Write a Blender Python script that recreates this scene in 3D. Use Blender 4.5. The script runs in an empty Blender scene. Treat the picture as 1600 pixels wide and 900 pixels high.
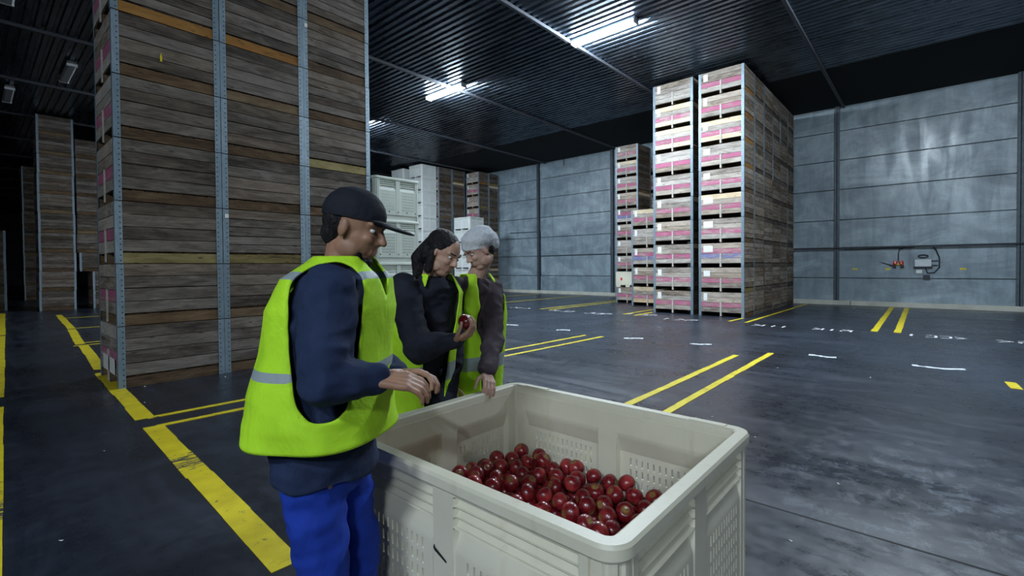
import bpy, bmesh, math, random
from math import sin, cos, pi, radians, sqrt, hypot
from mathutils import Vector, Matrix, noise

# ------------------------------------------------------------------ camera
PITCH, ROLL, YAW, CAMH, FPX = radians(1.0), radians(.45), radians(41.3), 1.42, 745.0
Fv = Vector((cos(YAW)*cos(PITCH), sin(YAW)*cos(PITCH), -sin(PITCH)))
Rv0 = Vector((sin(YAW), -cos(YAW), 0)); Uv0 = Rv0.cross(Fv)
Rv = Rv0*cos(ROLL)-Uv0*sin(ROLL); Uv = Uv0*cos(ROLL)+Rv0*sin(ROLL)
cam_d = bpy.data.cameras.new('camera'); cam = bpy.data.objects.new('camera', cam_d)
bpy.context.scene.collection.objects.link(cam)
cam.matrix_world = Matrix(((Rv.x, Uv.x, -Fv.x, 0), (Rv.y, Uv.y, -Fv.y, 0), (Rv.z, Uv.z, -Fv.z, CAMH), (0, 0, 0, 1)))
cam_d.sensor_width = 36; cam_d.lens = FPX/1600*36; cam_d.shift_y = -20/1600
cam_d.clip_start = .05; cam_d.clip_end = 200
sc = bpy.context.scene; sc.camera = cam
sc.view_settings.view_transform = 'Standard'; sc.view_settings.look = 'None'
sc.view_settings.gamma = 1; sc.view_settings.use_curve_mapping = False
sc.view_settings.exposure = 0.0
# ------------------------------------------------------------------ world and lamps
w = bpy.data.worlds.new('world'); sc.world = w; w.use_nodes = True
w.node_tree.nodes['Background'].inputs[0].default_value = (.30, .38, .55, 1)
w.node_tree.nodes['Background'].inputs[1].default_value = .004
LAMP_STRENGTH = 520.0
LAMP_COL = (.76, .89, 1.0)
# lamps: (x, y, z, factor)
LAMPS = [(9.9, 5.8, 1.0), (9.9, 11.4, 1.0), (9.9, 17.0, 1.0), (9.9, .1, 1.0), (-7.0, -1.0, 1.0), (-7.0, -5.6, 1.0)]  # last entry is an unseen lamp, added to brighten the bin and vests
CEIL = 6.95

def px(u, v, d):
    """point at depth d (metres along the view axis) behind photo pixel u, v"""
    r = Fv + Rv*((u-800)/FPX) - Uv*((v-430)/FPX)
    return Vector((0, 0, CAMH)) + r*d

COL = sc.collection
rnd = random.Random(7)

# ------------------------------------------------------------------ helpers
def link(o, parent=None):
    COL.objects.link(o)
    if parent is not None: o.parent = parent
    return o
def tag(o, label=None, cat=None, group=None, kind=None):
    if label: o['label'] = label
    if cat: o['category'] = cat
    if group: o['group'] = group
    if kind: o['kind'] = kind
    return o
def empty(name, loc=(0, 0, 0), rz=0, label=None, cat=None, group=None):
    o = bpy.data.objects.new(name, None); o.location = loc; o.rotation_euler = (0, 0, rz)
    o.empty_display_size = .1
    link(o); return tag(o, label, cat, group)
class MB:
    """mesh builder with uv (metres) and a per-piece random colour"""
    def __init__(s): s.v = []; s.f = []; s.uv = []; s.mi = []; s.c = []
    def quad(s, pts, uv=None, m=0, col=(0, 0, 0)):
        b = len(s.v); s.v += [tuple(p) for p in pts]; s.f.append(tuple(range(b, b+len(pts))))
        s.uv.append(uv or [(0, 0)]*len(pts)); s.mi.append(m); s.c.append(col)
    def box(s, x0, y0, z0, x1, y1, z1, m=0, along='x', jit=0, col=None):
        r = rnd
        j = lambda: r.uniform(-jit, jit)
        P = {}
        for a, x in enumerate((x0, x1)):
            for b, y in enumerate((y0, y1)):
                for c, z in enumerate((z0, z1)):
                    P[a, b, c] = (x, y, z+j())
        ou, ov = r.uniform(0, 40), r.uniform(0, 40)
        col = col or (r.random(), r.random(), r.random())
        def q(k):
            pts = [P[i] for i in k]
            uv = []
            for p in pts:
                if along == 'x': uv.append((p[0]+ou, p[2]+p[1]+ov))
                elif along == 'y': uv.append((p[1]+ou, p[2]+p[0]+ov))
                else: uv.append((p[2]+ou, p[0]+p[1]+ov))
            s.quad(pts, uv, m, col)
        q([(0,0,0),(1,0,0),(1,0,1),(0,0,1)]); q([(1,1,0),(0,1,0),(0,1,1),(1,1,1)])
        q([(0,1,0),(0,0,0),(0,0,1),(0,1,1)]); q([(1,0,0),(1,1,0),(1,1,1),(1,0,1)])
        q([(0,0,1),(1,0,1),(1,1,1),(0,1,1)]); q([(0,1,0),(1,1,0),(1,0,0),(0,0,0)])
        return s
    def tube(s, pts, r, n=8, m=0, cap=True):
        pts = [Vector(p) for p in pts]; rings = []
        rr = r if isinstance(r, (list, tuple)) else [r]*len(pts)
        up = Vector((0, 0, 1))
        for i, p in enumerate(pts):
            t = (pts[min(i+1, len(pts)-1)]-pts[max(i-1, 0)]).normalized()
            a = up if abs(t.dot(up)) < .95 else Vector((1, 0, 0))
            x = t.cross(a).normalized(); y = t.cross(x)
            rings.append([p+(x*cos(2*pi*k/n)+y*sin(2*pi*k/n))*rr[i] for k in range(n)])
        for i in range(len(rings)-1):
            for k in range(n):
                s.quad([rings[i][k], rings[i][(k+1) % n], rings[i+1][(k+1) % n], rings[i+1][k]], None, m)
        if cap:
            s.quad(rings[0][::-1], None, m); s.quad(rings[-1], None, m)
        return s
    def mesh(s, name, mats, weld=False, smooth=False):
        me = bpy.data.meshes.new(name); me.from_pydata(s.v, [], s.f)
        for m in mats: me.materials.append(m)
        me.uv_layers.new(name='UVMap'); me.color_attributes.new('pv', 'FLOAT_COLOR', 'CORNER')
        ul = me.uv_layers['UVMap']; at = me.color_attributes['pv']; k = 0
        for i, p in enumerate(me.polygons):
            p.material_index = s.mi[i]; p.use_smooth = smooth
            for j in range(len(s.f[i])):
                ul.data[k].uv = s.uv[i][j]; at.data[k].color = (*s.c[i], 1); k += 1
        if weld:
            bm = bmesh.new(); bm.from_mesh(me); bmesh.ops.remove_doubles(bm, verts=bm.verts, dist=1e-5)
            bmesh.ops.recalc_face_normals(bm, faces=bm.faces); bm.to_mesh(me); bm.free()
        me.update(); return me
    def build(s, name, mats, parent=None, weld=False, smooth=False, bevel=0):
        if not isinstance(mats, (list, tuple)): mats = [mats]
        o = bpy.data.objects.new(name, s.mesh(name, mats, weld, smooth))
        if bevel:
            b = o.modifiers.new('b', 'BEVEL'); b.width = bevel; b.segments = 2; b.limit_method = 'ANGLE'
        return link(o, parent)
def ob(name, me, parent=None, loc=None, rot=None):
    o = bpy.data.objects.new(name, me); link(o, parent)
    if loc: o.location = loc
    if rot: o.rotation_euler = rot
    return o
kids = {}
def child_list(o):
    return [c for c in COL.objects if c.parent == o]
def copy_thing(src, children, loc, rz=0, scale=None, label=None, cat=None, group=None):
    r = src.copy(); COL.objects.link(r); r.location = loc; r.rotation_euler = (0, 0, rz)
    if scale: r.scale = scale
    tag(r, label, cat, group)
    for ch, subs in children:
        c = ch.copy(); COL.objects.link(c); c.parent = r
        for g in subs:
            d = g.copy(); COL.objects.link(d); d.parent = c
    return r

# ------------------------------------------------------------------ materials
class NT:
    def __init__(s, name):
        s.m = bpy.data.materials.new(name); s.m.use_nodes = True; s.t = s.m.node_tree; s.n = s.t.nodes
        s.b = s.n['Principled BSDF']; s.out = s.n['Material Output']
    def node(s, typ, **k):
        n = s.n.new(typ)
        for a, v in k.items():
            if a.startswith('i_'):
                key = a[2:]; key = int(key) if key.isdigit() else key
                s.set(n, key, v)
            else: setattr(n, a, v)
        return n
    def set(s, n, key, v):
        i = n.inputs[key]
        if isinstance(v, bpy.types.NodeSocket): s.t.links.new(v, i)
        elif isinstance(v, bpy.types.Node): s.t.links.new(v.outputs[0], i)
        else:
            try: i.default_value = v
            except Exception: i.default_value = (*v, 1)
    def math(s, op, a, b=0, clamp=False):
        n = s.node('ShaderNodeMath', operation=op, use_clamp=clamp); s.set(n, 0, a); s.set(n, 1, b); return n.outputs[0]
    def noise(s, vec, scale, detail=4, rough=.55, dist=0):
        n = s.node('ShaderNodeTexNoise', i_Scale=scale, i_Detail=detail, i_Roughness=rough, i_Distortion=dist); s.set(n, 'Vector', vec); return n.outputs[0]
    def ramp(s, fac, stops):
        n = s.node('ShaderNodeValToRGB'); s.set(n, 0, fac); e = n.color_ramp.elements
        while len(e) < len(stops): e.new(.5)
        for i, (p, c) in enumerate(stops):
            e[i].position = p; e[i].color = (*c, 1) if len(c) == 3 else c
        return n.outputs[0]
    def rampf(s, fac, lo, hi):
        n = s.node('ShaderNodeMapRange', i_1=lo, i_2=hi); n.clamp = True; s.set(n, 0, fac); return n.outputs[0]
    def mix(s, f, a, b, mode='MIX'):
        n = s.node('ShaderNodeMix', data_type='RGBA', blend_type=mode)
        s.set(n, 0, f); s.set(n, 6, a); s.set(n, 7, b); return n.outputs[2]
    def mapping(s, vec, scale=(1, 1, 1), loc=(0, 0, 0), rot=(0, 0, 0)):
        n = s.node('ShaderNodeMapping'); s.set(n, 'Vector', vec); s.set(n, 'Scale', scale); s.set(n, 'Location', loc); s.set(n, 'Rotation', rot); return n.outputs[0]
    def bump(s, h, strength=.3, dist=.01):
        n = s.node('ShaderNodeBump', i_Strength=strength, i_Distance=dist); s.set(n, 'Height', h); s.set(s.b, 'Normal', n.outputs[0])
    def fin(s, color=None, rough=None, metal=None, spec=None):
        if color is not None: s.set(s.b, 'Base Color', color)
        if rough is not None: s.set(s.b, 'Roughness', rough)
        if metal is not None: s.set(s.b, 'Metallic', metal)
        if spec is not None: s.set(s.b, 'Specular IOR Level', spec)
        return s.m
def plain(name, col, rough=.5, metal=0, var=.08, scale=8, spec=None):
    t = NT(name); g = t.node('ShaderNodeTexCoord').outputs['Object']
    n = t.noise(g, scale, 3)
    c = t.mix(t.rampf(n, .3, .7), tuple(x*(1-var) for x in col), tuple(min(1, x*(1+var)) for x in col))
    return t.fin(c, rough, metal, spec)

def wood_nodes(t, dark, mid, light, seed=0):
    uv = t.node('ShaderNodeTexCoord').outputs['UV']
    oi = t.node('ShaderNodeObjectInfo').outputs['Random']
    off = t.node('ShaderNodeCombineXYZ'); t.set(off, 0, t.math('MULTIPLY', oi, 61.0)); t.set(off, 1, t.math('MULTIPLY', oi, 37.0))
    ad = t.node('ShaderNodeVectorMath', operation='ADD'); t.set(ad, 0, uv); t.set(ad, 1, off.outputs[0]); v = ad.outputs[0]
    pv = t.node('ShaderNodeAttribute', attribute_name='pv').outputs[0]
    sp = t.node('ShaderNodeSeparateColor'); t.set(sp, 0, pv)
    grain = t.noise(t.mapping(v, (2.2, 46, 1)), 1.6, 5, .65, .6)
    fine = t.noise(t.mapping(v, (9, 210, 1)), 1.5, 3, .6)
    stain = t.noise(t.mapping(v, (1.3, 5.0, 1)), 1.7, 5, .62, .8)
    # per plank shade: piece random with object random
    pr = t.math('FRACT', t.math('ADD', sp.outputs[0], t.math('MULTIPLY', oi, 7.31)))
    pr2 = t.math('FRACT', t.math('ADD', sp.outputs[1], t.math('MULTIPLY', oi, 3.77)))
    f = t.math('ADD', t.math('MULTIPLY', grain, .55), t.math('MULTIPLY', stain, .75))
    f = t.math('ADD', f, t.math('MULTIPLY', t.math('SUBTRACT', pr, .5), .24))
    f = t.math('ADD', f, t.math('MULTIPLY', t.math('SUBTRACT', fine, .5), .35))
    c = t.ramp(f, [(.38, dark), (.60, mid), (.88, light)])
    warm = t.mix(.5, c, (.42, .30, .19), 'MULTIPLY')
    c = t.mix(t.rampf(pr2, .45, 1.0), c, t.mix(.45, c, (1.0, .80, .58), 'MULTIPLY'))
    vor = t.node('ShaderNodeTexVoronoi', i_Scale=1.0); t.set(vor, 'Vector', t.mapping(v, (3.1, 9.0, 1)))
    knot = t.rampf(vor.outputs[0], .13, .06)
    c = t.mix(t.math('MULTIPLY', knot, .75), c, (.035, .026, .02))
    return c, f, v, oi, grain
def wood(name, dark, mid, light):
    t = NT(name); c, f, v, oi, g = wood_nodes(t, dark, mid, light); t.bump(g, .35, .004)
    return t.fin(c, .85, 0, .25)
WD, WM, WL = (.022, .017, .014), (.095, .077, .062), (.225, .195, .17)
M = {}
M['wood'] = wood('weathered_wood', WD, WM, WL)
M['wood_pale'] = wood('pale_weathered_wood', (.08, .062, .05), (.30, .26, .225), (.55, .50, .45))
M['wood_mid'] = wood('brown_grey_wood', (.045, .034, .026), (.20, .16, .125), (.42, .365, .31))
M['wood_base'] = wood('base_board_wood', (.03, .018, .010), (.095, .060, .034), (.20, .14, .08))
M['wood_new'] = wood('pale_new_wood', (.30, .20, .11), (.62, .50, .34), (.80, .70, .52))
M['wood_orange'] = wood('orange_wood', (.13, .06, .015), (.30, .14, .035), (.38, .20, .06))
M['wood_olive'] = wood('yellowish_wood', (.06, .045, .018), (.20, .155, .06), (.32, .26, .12))
def paint_wood(name, col):
    t = NT(name); c, f, v, oi, g = wood_nodes(t, (.08, .062, .05), (.30, .26, .225), (.55, .50, .45))
    k = t.noise(t.mapping(v, (2, 7, 1)), 1.6, 5, .6)
    k = t.math('ADD', k, t.math('MULTIPLY', oi, .12))
    fac = t.rampf(k, .78, .52)
    cc = t.mix(t.rampf(g, .3, .75), tuple(x*.7 for x in col), col)
    t.bump(g, .3, .004)
    return t.fin(t.mix(t.math('MULTIPLY', fac, .9), c, cc), .75, 0, .3)
M['pink'] = paint_wood('pink_painted_wood', (.55, .13, .26))
M['blue'] = paint_wood('blue_painted_wood', (.20, .22, .50))
def post_mat():
    t = NT('galvanised_post'); uv = t.node('ShaderNodeTexCoord').outputs['UV']
    s = t.node('ShaderNodeSeparateXYZ'); t.set(s, 0, uv)
    oi = t.node('ShaderNodeObjectInfo').outputs['Random']
    # row of punched holes: u across the leg, v up
    du = t.math('SUBTRACT', s.outputs[0], .046)
    dv = t.math('MULTIPLY', t.math('SUBTRACT', t.math('FRACT', t.math('MULTIPLY', s.outputs[1], 1/.062)), .5), .062)
    d = t.math('SQRT', t.math('ADD', t.math('MULTIPLY', du, du), t.math('MULTIPLY', dv, dv)))
    hole = t.rampf(d, .0085, .0065)
    n = t.noise(t.mapping(uv, (14, 5, 1)), 1.5, 4)
    c = t.mix(t.rampf(n, .3, .7), (.20, .27, .33), (.36, .44, .50))
    c = t.mix(t.math('MULTIPLY', oi, .55), c, (.14, .20, .24))
    c = t.mix(hole, c, (.012, .012, .014))
    return t.fin(c, .48, t.math('SUBTRACT', .35, t.math('MULTIPLY', hole, .35)))
M['post'] = post_mat()
M['hole'] = plain('dark_hole', (.012, .012, .014), .8)
M['paper'] = plain('white_paper_label', (.80, .80, .78), .7, var=.12, scale=30)
M['batten'] = plain('pale_batten', (.45, .42, .38), .75, var=.2, scale=20)

def plastic(name, c0, c1, stain, rough=.42):
    t = NT(name); g = t.node('ShaderNodeTexCoord').outputs['Object']
    n = t.noise(g, 2.2, 5, .6); n2 = t.noise(t.mapping(g, (6, 6, 1.2)), 2.2, 5, .65)
    c = t.mix(t.rampf(n, .3, .7), c0, c1)
    c = t.mix(t.math('MULTIPLY', t.rampf(n2, .56, .78), .35), c, stain)
    n3 = t.noise(g, 60, 3); t.bump(n3, .08, .002)
    return t.fin(c, rough, 0, .45)
M['cream'] = plastic('cream_plastic', (.66, .62, .49), (.76, .72, .59), (.42, .32, .17))
M['greyplastic'] = plastic('pale_grey_green_plastic', (.52, .56, .50), (.60, .64, .57), (.33, .33, .26))
M['whiteplastic'] = plastic('white_plastic', (.72, .75, .72), (.80, .82, .80), (.5, .5, .45))

def floor_mat():
    t = NT('worn_concrete_floor'); g = t.node('ShaderNodeTexCoord').outputs['Object']
    a = t.noise(t.mapping(g, (.35, .9, 1), rot=(0, 0, .08)), 1.0, 6, .6, .6)
    b = t.noise(t.mapping(g, (2.6, .5, 1)), 1.0, 6, .65, .5)
    c3 = t.noise(g, 9, 6, .7, .2)
    spk = t.noise(g, 70, 2)
    f = t.math('ADD', t.math('MULTIPLY', a, .5), t.math('ADD', t.math('MULTIPLY', b, .35), t.math('MULTIPLY', c3, .15)))
    col = t.ramp(f, [(.36, (.008, .010, .016)), (.50, (.018, .0225, .034)), (.66, (.040, .049, .071))])
    col = t.mix(t.math('MULTIPLY', t.rampf(spk, .62, .75), .25), col, (.03, .03, .035))
    # tyre smears running along x
    s = t.noise(t.mapping(g, (.12, 2.2, 1)), 1.0, 3, .5)
    col = t.mix(t.math('MULTIPLY', t.rampf(s, .60, .72), .4), col, (.025, .028, .034))
    # pale dusty patch of scuffs
    p = t.noise(g, 5.5, 8, .8, .4)
    sx = t.node('ShaderNodeSeparateXYZ'); t.set(sx, 0, g)
    dd = t.math('SQRT', t.math('ADD', t.math('POWER', t.math('SUBTRACT', sx.outputs[0], 3.9), 2), t.math('POWER', t.math('MULTIPLY', t.math('SUBTRACT', sx.outputs[1], .0), 1.3), 2)))
    pm = t.math('MULTIPLY', t.rampf(dd, 1.5, .3), t.rampf(p, .50, .62))
    col = t.mix(t.math('MULTIPLY', pm, .45), col, (.30, .33, .38))
    r = t.math('ADD', .20, t.math('MULTIPLY', t.rampf(t.math('ADD', t.math('MULTIPLY', b, .6), t.math('MULTIPLY', c3, .4)), .36, .64), .26))
    t.bump(t.math('ADD', c3, t.math('MULTIPLY', a, 1.0)), .06, .01)
    return t.fin(col, r, 0, .62)
M['floor'] = floor_mat()
def yellow_mat():
    t = NT('worn_yellow_paint'); g = t.node('ShaderNodeTexCoord').outputs['Object']
    n = t.noise(g, 14, 6, .75, .3); n2 = t.noise(g, 2.1, 3)
    k = t.math('ADD', n, t.math('MULTIPLY', n2, .35))
    sy = t.node('ShaderNodeSeparateXYZ'); t.set(sy, 0, g)
    sx_ = t.noise(t.mapping(g, (5, 30, 1)), 1.5, 4, .6)      # scraped band across the near aisle line
    band = t.math('MULTIPLY', t.rampf(t.math('ABSOLUTE', t.math('SUBTRACT', sy.outputs[1], 4.12)), .26, .10), t.rampf(sx_, .45, .58))
    k = t.math('ADD', k, t.math('MULTIPLY', band, .3))
    c = t.mix(t.rampf(t.noise(g, 6, 4), .3, .7), (.60, .46, .01), (.78, .64, .02))
    c = t.mix(t.rampf(k, .80, .86), c, (.05, .055, .06))
    return t.fin(c, .55)
M['yellow'] = yellow_mat()
def white_mark():
    t = NT('worn_white_paint'); g = t.node('ShaderNodeTexCoord').outputs['Object']
    n = t.noise(g, 22, 5, .75)
    return t.fin(t.mix(t.rampf(n, .50, .62), (.75, .76, .78), (.08, .09, .10)), .6)
M['whitemark'] = white_mark()
def concrete_wall():
    t = NT('cast_concrete_wall'); g = t.node('ShaderNodeTexCoord').outputs['Object']
    a = t.noise(t.mapping(g, (1, .55, 1.0)), 1.1, 8, .65, .8)
    b = t.noise(t.mapping(g, (1, 2.6, .5)), 1.2, 6, .65, .4)
    f = t.math('ADD', t.math('MULTIPLY', a, .65), t.math('MULTIPLY', b, .35))
    c = t.ramp(f, [(.34, (.12, .16, .195)), (.5, (.235, .30, .345)), (.66, (.42, .51, .565))])
    dk = t.noise(g, 2.6, 6, .7, .5)
    c = t.mix(t.math('MULTIPLY', t.rampf(dk, .58, .74), .5), c, (.12, .14, .16))
    t.bump(t.noise(g, 7, 6, .7), .12, .01)
    return t.fin(c, t.math('ADD', .27, t.math('MULTIPLY', t.rampf(b, .62, .38), .22)), 0, .65)
M['wall'] = concrete_wall()
M['darkwall'] = plain('dark_wall', (.05, .055, .06), .8, var=.3, scale=1)
M['black'] = plain('matt_black_strip', (.006, .007, .009), .9)
M['steel'] = plain('painted_column_steel', (.075, .095, .115), .5, .3, .2)
def ceil_mat():
    t = NT('corrugated_sheet'); g = t.node('ShaderNodeTexCoord').outputs['Object']
    n = t.noise(t.mapping(g, (5, .7, 1)), 1.3, 4)
    c = t.mix(t.rampf(n, .3, .7), (.055, .075, .105), (.15, .185, .24))
    return t.fin(c, t.math('ADD', .20, t.math('MULTIPLY', n, .16)), .85)
M['ceil'] = ceil_mat()
M['beam'] = plain('purlin_grey', (.10, .11, .13), .6, .2)
M['curb'] = plain('cream_curb', (.55, .54, .47), .6, var=.15, scale=2)
M['conduit'] = plain('dark_conduit', (.03, .035, .045), .45)
M['whitecase'] = plain('pale_grey_case', (.62, .66, .70), .4)
M['redcase'] = plain('red_plastic', (.62, .05, .03), .35)
def emit(name, col, s):
    t = NT(name); t.set(t.b, 'Base Color', (.9, .9, .9, 1)); t.set(t.b, 'Emission Color', (*col, 1)); t.b.inputs['Emission Strength'].default_value = s
    return t.m
M['lamp'] = emit('lit_tube', LAMP_COL, LAMP_STRENGTH)
M['lampoff'] = plain('unlit_diffuser', (.5, .52, .55), .4)
M['fitting'] = plain('lamp_fitting_white', (.6, .62, .64), .4)

# ------------------------------------------------------------------ setting
XW = 20.3; X0, Y0, Y1 = -12.0, -7.0, 66.0
def struct(mb, name, mat, **k):
    return tag(mb.build(name, mat, **k), kind='structure')
m = MB(); m.box(X0, Y0, -.2, XW+.3, Y1, 0); struct(m, 'floor', M['floor'])
# far concrete wall: stacked cast panels between steel columns
m = MB()
zz = [0, .94, 1.99, 2.98, 4.05, 5.08, 6.10, CEIL+.1]
ys = [Y0]+[2.5+4.45*k for k in range(-1, 15)]+[Y1]
for a, b in zip(ys, ys[1:]):
    for c, d in zip(zz, zz[1:]):
        m.box(XW+rnd.uniform(0, .006), a+.01, c+.016, XW+.2, b-.01, d-.016)
m.box(XW+.10, Y0, 0, XW+.25, Y1, CEIL+.1)
struct(m, 'wall_right', M['wall'])
for i, y in enumerate(ys[1:-1]):
    if y > 20: break
    m = MB(); x = XW-.13
    for (a, b, c, d) in ((x, y-.07, x+.015, y+.07), (x+.115, y-.07, x+.13, y+.07), (x, y-.008, x+.13, y+.008)):
        m.box(a, b, 0, c, d, CEIL)
    struct(m, 'trim_%d' % (i+1), M['steel'])
m = MB()
for k in range(16):
    a = Y0+4.55*k
    m.box(XW-.16, a, 0, XW+.02, a+4.53, .15)
struct(m, 'baseboard_right', M['curb'], bevel=.01)
for nm, bx in (('wall_left', (X0-.2, Y0, 0, X0, Y1, 8)), ('wall_near', (X0, Y0-.2, 0, XW, Y0, 8)), ('wall_far', (X0, Y1, 0, XW, Y1+.2, 8))):
    m = MB(); m.box(*bx); struct(m, nm, M['darkwall'])
# corrugated ceiling, ribs along y
m = MB(); xe = 16.1; per = .19; x = X0; n = 0
prof = [(0, 0), (.055, 0), (.08, .045), (.135, .045), (.16, 0), (.19, 0)]
while x < xe-.001:
    for (a, za), (b, zb) in zip(prof, prof[1:]):
        m.quad([(x+a, Y0, CEIL+za), (x+a, Y1, CEIL+za), (x+b, Y1, CEIL+zb), (x+b, Y0, CEIL+zb)])
    x += per
m.box(X0, Y0, CEIL+.1, xe, Y1, CEIL+.2)
struct(m, 'ceiling', M['ceil'])
m = MB(); m.box(xe, Y0, CEIL-.0, XW+.25, Y1, CEIL+.2); struct(m, 'trim_20', M['black'])  # flat matt black strip between the ribbed sheet and the wall
k = 21
for y in [-6.4+4.36*i for i in range(14)]:
    m = MB(); m.box(X0, y-.035, CEIL-.07, XW, y+.035, CEIL+.0)
    struct(m, 'trim_%d' % k, M['beam']); k += 1
# floor joints
m = MB()
for x in (3.08, 12.15): m.box(x-.008, Y0, -.01, x+.008, Y1, .0012)
struct(m, 'trim_40', M['hole'])

# ------------------------------------------------------------------ painted floor lines (worn paint, thin coats)
def strip(a, b, wd, name, label, mat='yellow', cat='floor marking', group=None, jag=.004, gaps=()):
    """painted strip as a row of slightly ragged pieces between two floor points"""
    a = Vector((*a, 0)); b = Vector((*b, 0)); L = (b-a).length; t = (b-a)/L; nrm = Vector((-t.y, t.x, 0))
    m = MB(); s = 0; r = random.Random(int(L*1000)+int(a.x*77)); zt = .003 if wd > .1 else .0042
    w0 = wd
    while s < L:
        e = min(L, s+r.uniform(.25, .6)); ws = wd*r.uniform(.93, 1.04); o = r.uniform(-jag, jag)
        if not any(g0 < (s+e)/2 < g1 for g0, g1 in gaps):
            P = [a+t*s+nrm*(o-ws/2), a+t*e+nrm*(o-ws/2), a+t*e+nrm*(o+ws/2), a+t*s+nrm*(o+ws/2)]
            top = [Vector((p.x, p.y, zt)) for p in P]
            m.quad(top)
            for i in range(4):
                j = (i+1) % 4; m.quad([P[i], P[j], top[j], top[i]])
        s = e
    o = m.build(name, M[mat], weld=True); return tag(o, label, cat, group)
S = lambda a, b, w_, lab, **k: strip(a, b, w_, 'floor_line', lab, group=None, **k)
S((.975, 2.30), (1.075, 5.29), .15, 'broad yellow aisle line nearest the camera, ending left of the cream bin')
S((1.085, 5.62), (1.18, 8.62), .15, 'broad yellow aisle line passing the corner of the tall near stack')
S((1.22, 8.93), (1.40, 12.02), .15, 'broad yellow aisle line dash just beyond the tall near stack')
S((1.38, 12.25), (1.60, 15.5), .15, 'broad yellow aisle line dash, third beyond the near stack corner')
S((1.62, 15.75), (1.86, 20.9), .15, 'broad yellow aisle line dash farthest away by the dark far stack')
S((.0, 3.2), (.42, 15.2), .15, 'yellow aisle line along the left edge of the photo', gaps=((4.3, 4.5), (7.0, 7.15)))
S((.43, 15.4), (.70, 23.2), .15, 'far yellow aisle line at the left edge of the photo beyond the first')
S((1.1, 5.62), (8.35, 5.34), .07, 'long thin yellow bay line behind the two workers, left of its pair')
S((1.1, 5.27), (8.4, 4.96), .07, 'long thin yellow bay line behind the two workers, right of its pair')
S((.95, 2.37), (1.3, 2.37), .06, 'short yellow bay line stub by the blue trouser leg')
S((2.2, 2.34), (7.95, 2.30), .085, 'thin yellow bay line behind the cream bin, left of its pair')
S((2.2, 1.92), (8.48, 1.92), .085, 'thin yellow bay line behind the cream bin, right of its pair')
for (a, b, lab) in (((1.2, 8.93), (1.35, 8.93), 'thin yellow line end at the foot of the near stack'),
                    ((1.26, 12.04), (6, 12.2), 'thin yellow bay line first beyond the near stack'),
                    ((1.54, 15.72), (6, 15.6), 'thin yellow bay line second beyond the near stack'),
                    ((1.35, 12.45), (6, 12.6), 'thin yellow bay line beside the first beyond the near stack'),
                    ((1.7, 19.3), (6, 19.3), 'thin yellow bay line third beyond the near stack')):
    S(a, b, .07, lab)
S((12.55, .89), (19.9, .95), .12, 'yellow bay line by the far wall, left of the pair under the socket box')
S((12.6, .51), (19.9, .57), .12, 'yellow bay line by the far wall, right of the pair under the socket box')
S((12.68, 3.82), (13.6, 3.76), .08, 'short yellow line stub at the corner of the tall right stack')
S((12.63, 3.42), (19.9, 3.35), .08, 'yellow bay line along the long side of the tall right stack')
S((12.7, 6.78), (15.0, 6.76), .08, 'yellow line left of the pair running between the right stacks')
S((12.55, 6.37), (13.7, 6.37), .08, 'yellow line right of the pair running up to the right stacks')
S((12.59, 9.82), (19.5, 9.70), .08, 'yellow bay line left of the far pair beside the mixed stack')
S((12.6, 9.42), (19.5, 9.36), .08, 'yellow bay line right of the far pair beside the mixed stack')
S((13.2, 12.85), (19.5, 12.6), .08, 'yellow bay line on the floor between the workers and the far wall, nearer one')
S((13.6, 15.5), (19.5, 15.3), .08, 'yellow bay line on the floor close to the far corner stacks')
S((7.75, -.74), (8.15, -.72), .10, 'worn yellow paint scrap at the right edge of the photo', gaps=())
# worn white bay marks
def mark(x, y, rz, n, lab, wd=.85, col='whitemark'):
    r = random.Random(int(x*31+y*17)+5); root = empty('floor_mark', (x, y, 0), rz, lab, 'floor marking')
    for i in range(n):
        m = MB()
        c = -wd/2+wd*(i+.5)/n; h = .16; q = wd/n*.36
        k_ = r.randrange(4)
        segs = [[(-q, -h), (-q, h)], [(-q, h), (q, h), (q, 0), (-q, 0), (-q, -h)], [(-q, h), (q, 0), (-q, -h)], [(-q, -h), (q, -h), (q, h), (-q, h)]][k_]
        for (a, b) in zip(segs, segs[1:]):
            A = Vector((c+a[0], a[1])); B = Vector((c+b[0], b[1])); t = (B-A).normalized(); nn = Vector((-t.y, t.x))*.022
            m.quad([(*(A-nn), .0025), (*(B-nn), .0025), (*(B+nn), .0025), (*(A+nn), .0025)])
        m.build('painted_stroke', M[col], root)
    return root
nr = -pi/2
for (x, y, n, lab) in ((12.3, 4.93, 3, 'worn white bay mark in front of the gap between the two tall right stacks'),
                       (12.25, 2.76, 4, 'worn white bay mark right of the tall right stack'),
                       (12.3, 1.54, 5, 'worn white bay mark left of the pair of yellow lines by the wall'),
                       (12.35, -.11, 4, 'worn white bay mark right of the pair of yellow lines by the wall'),
                       (12.35, -1.3, 3, 'worn white bay mark at the right edge of the photo'),
                       (12.9, 6.3, 3, 'worn white bay mark before the left one of the tall right stacks'),
                       (12.6, 11.9, 3, 'worn white bay mark farthest left, beside the workers'),
                       (12.55, 10.6, 3, 'worn white bay mark second from the left beyond the workers'),
                       (12.45, 8.83, 4, 'worn white bay mark in front of the yellow far pair'),
                       (12.42, 7.48, 3, 'worn white bay mark in front of the mixed bin stack'),
                       (18.9, 1.5, 2, 'worn white mark at the foot of the far wall')):
    mark(x, y, nr, n, lab)
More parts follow.
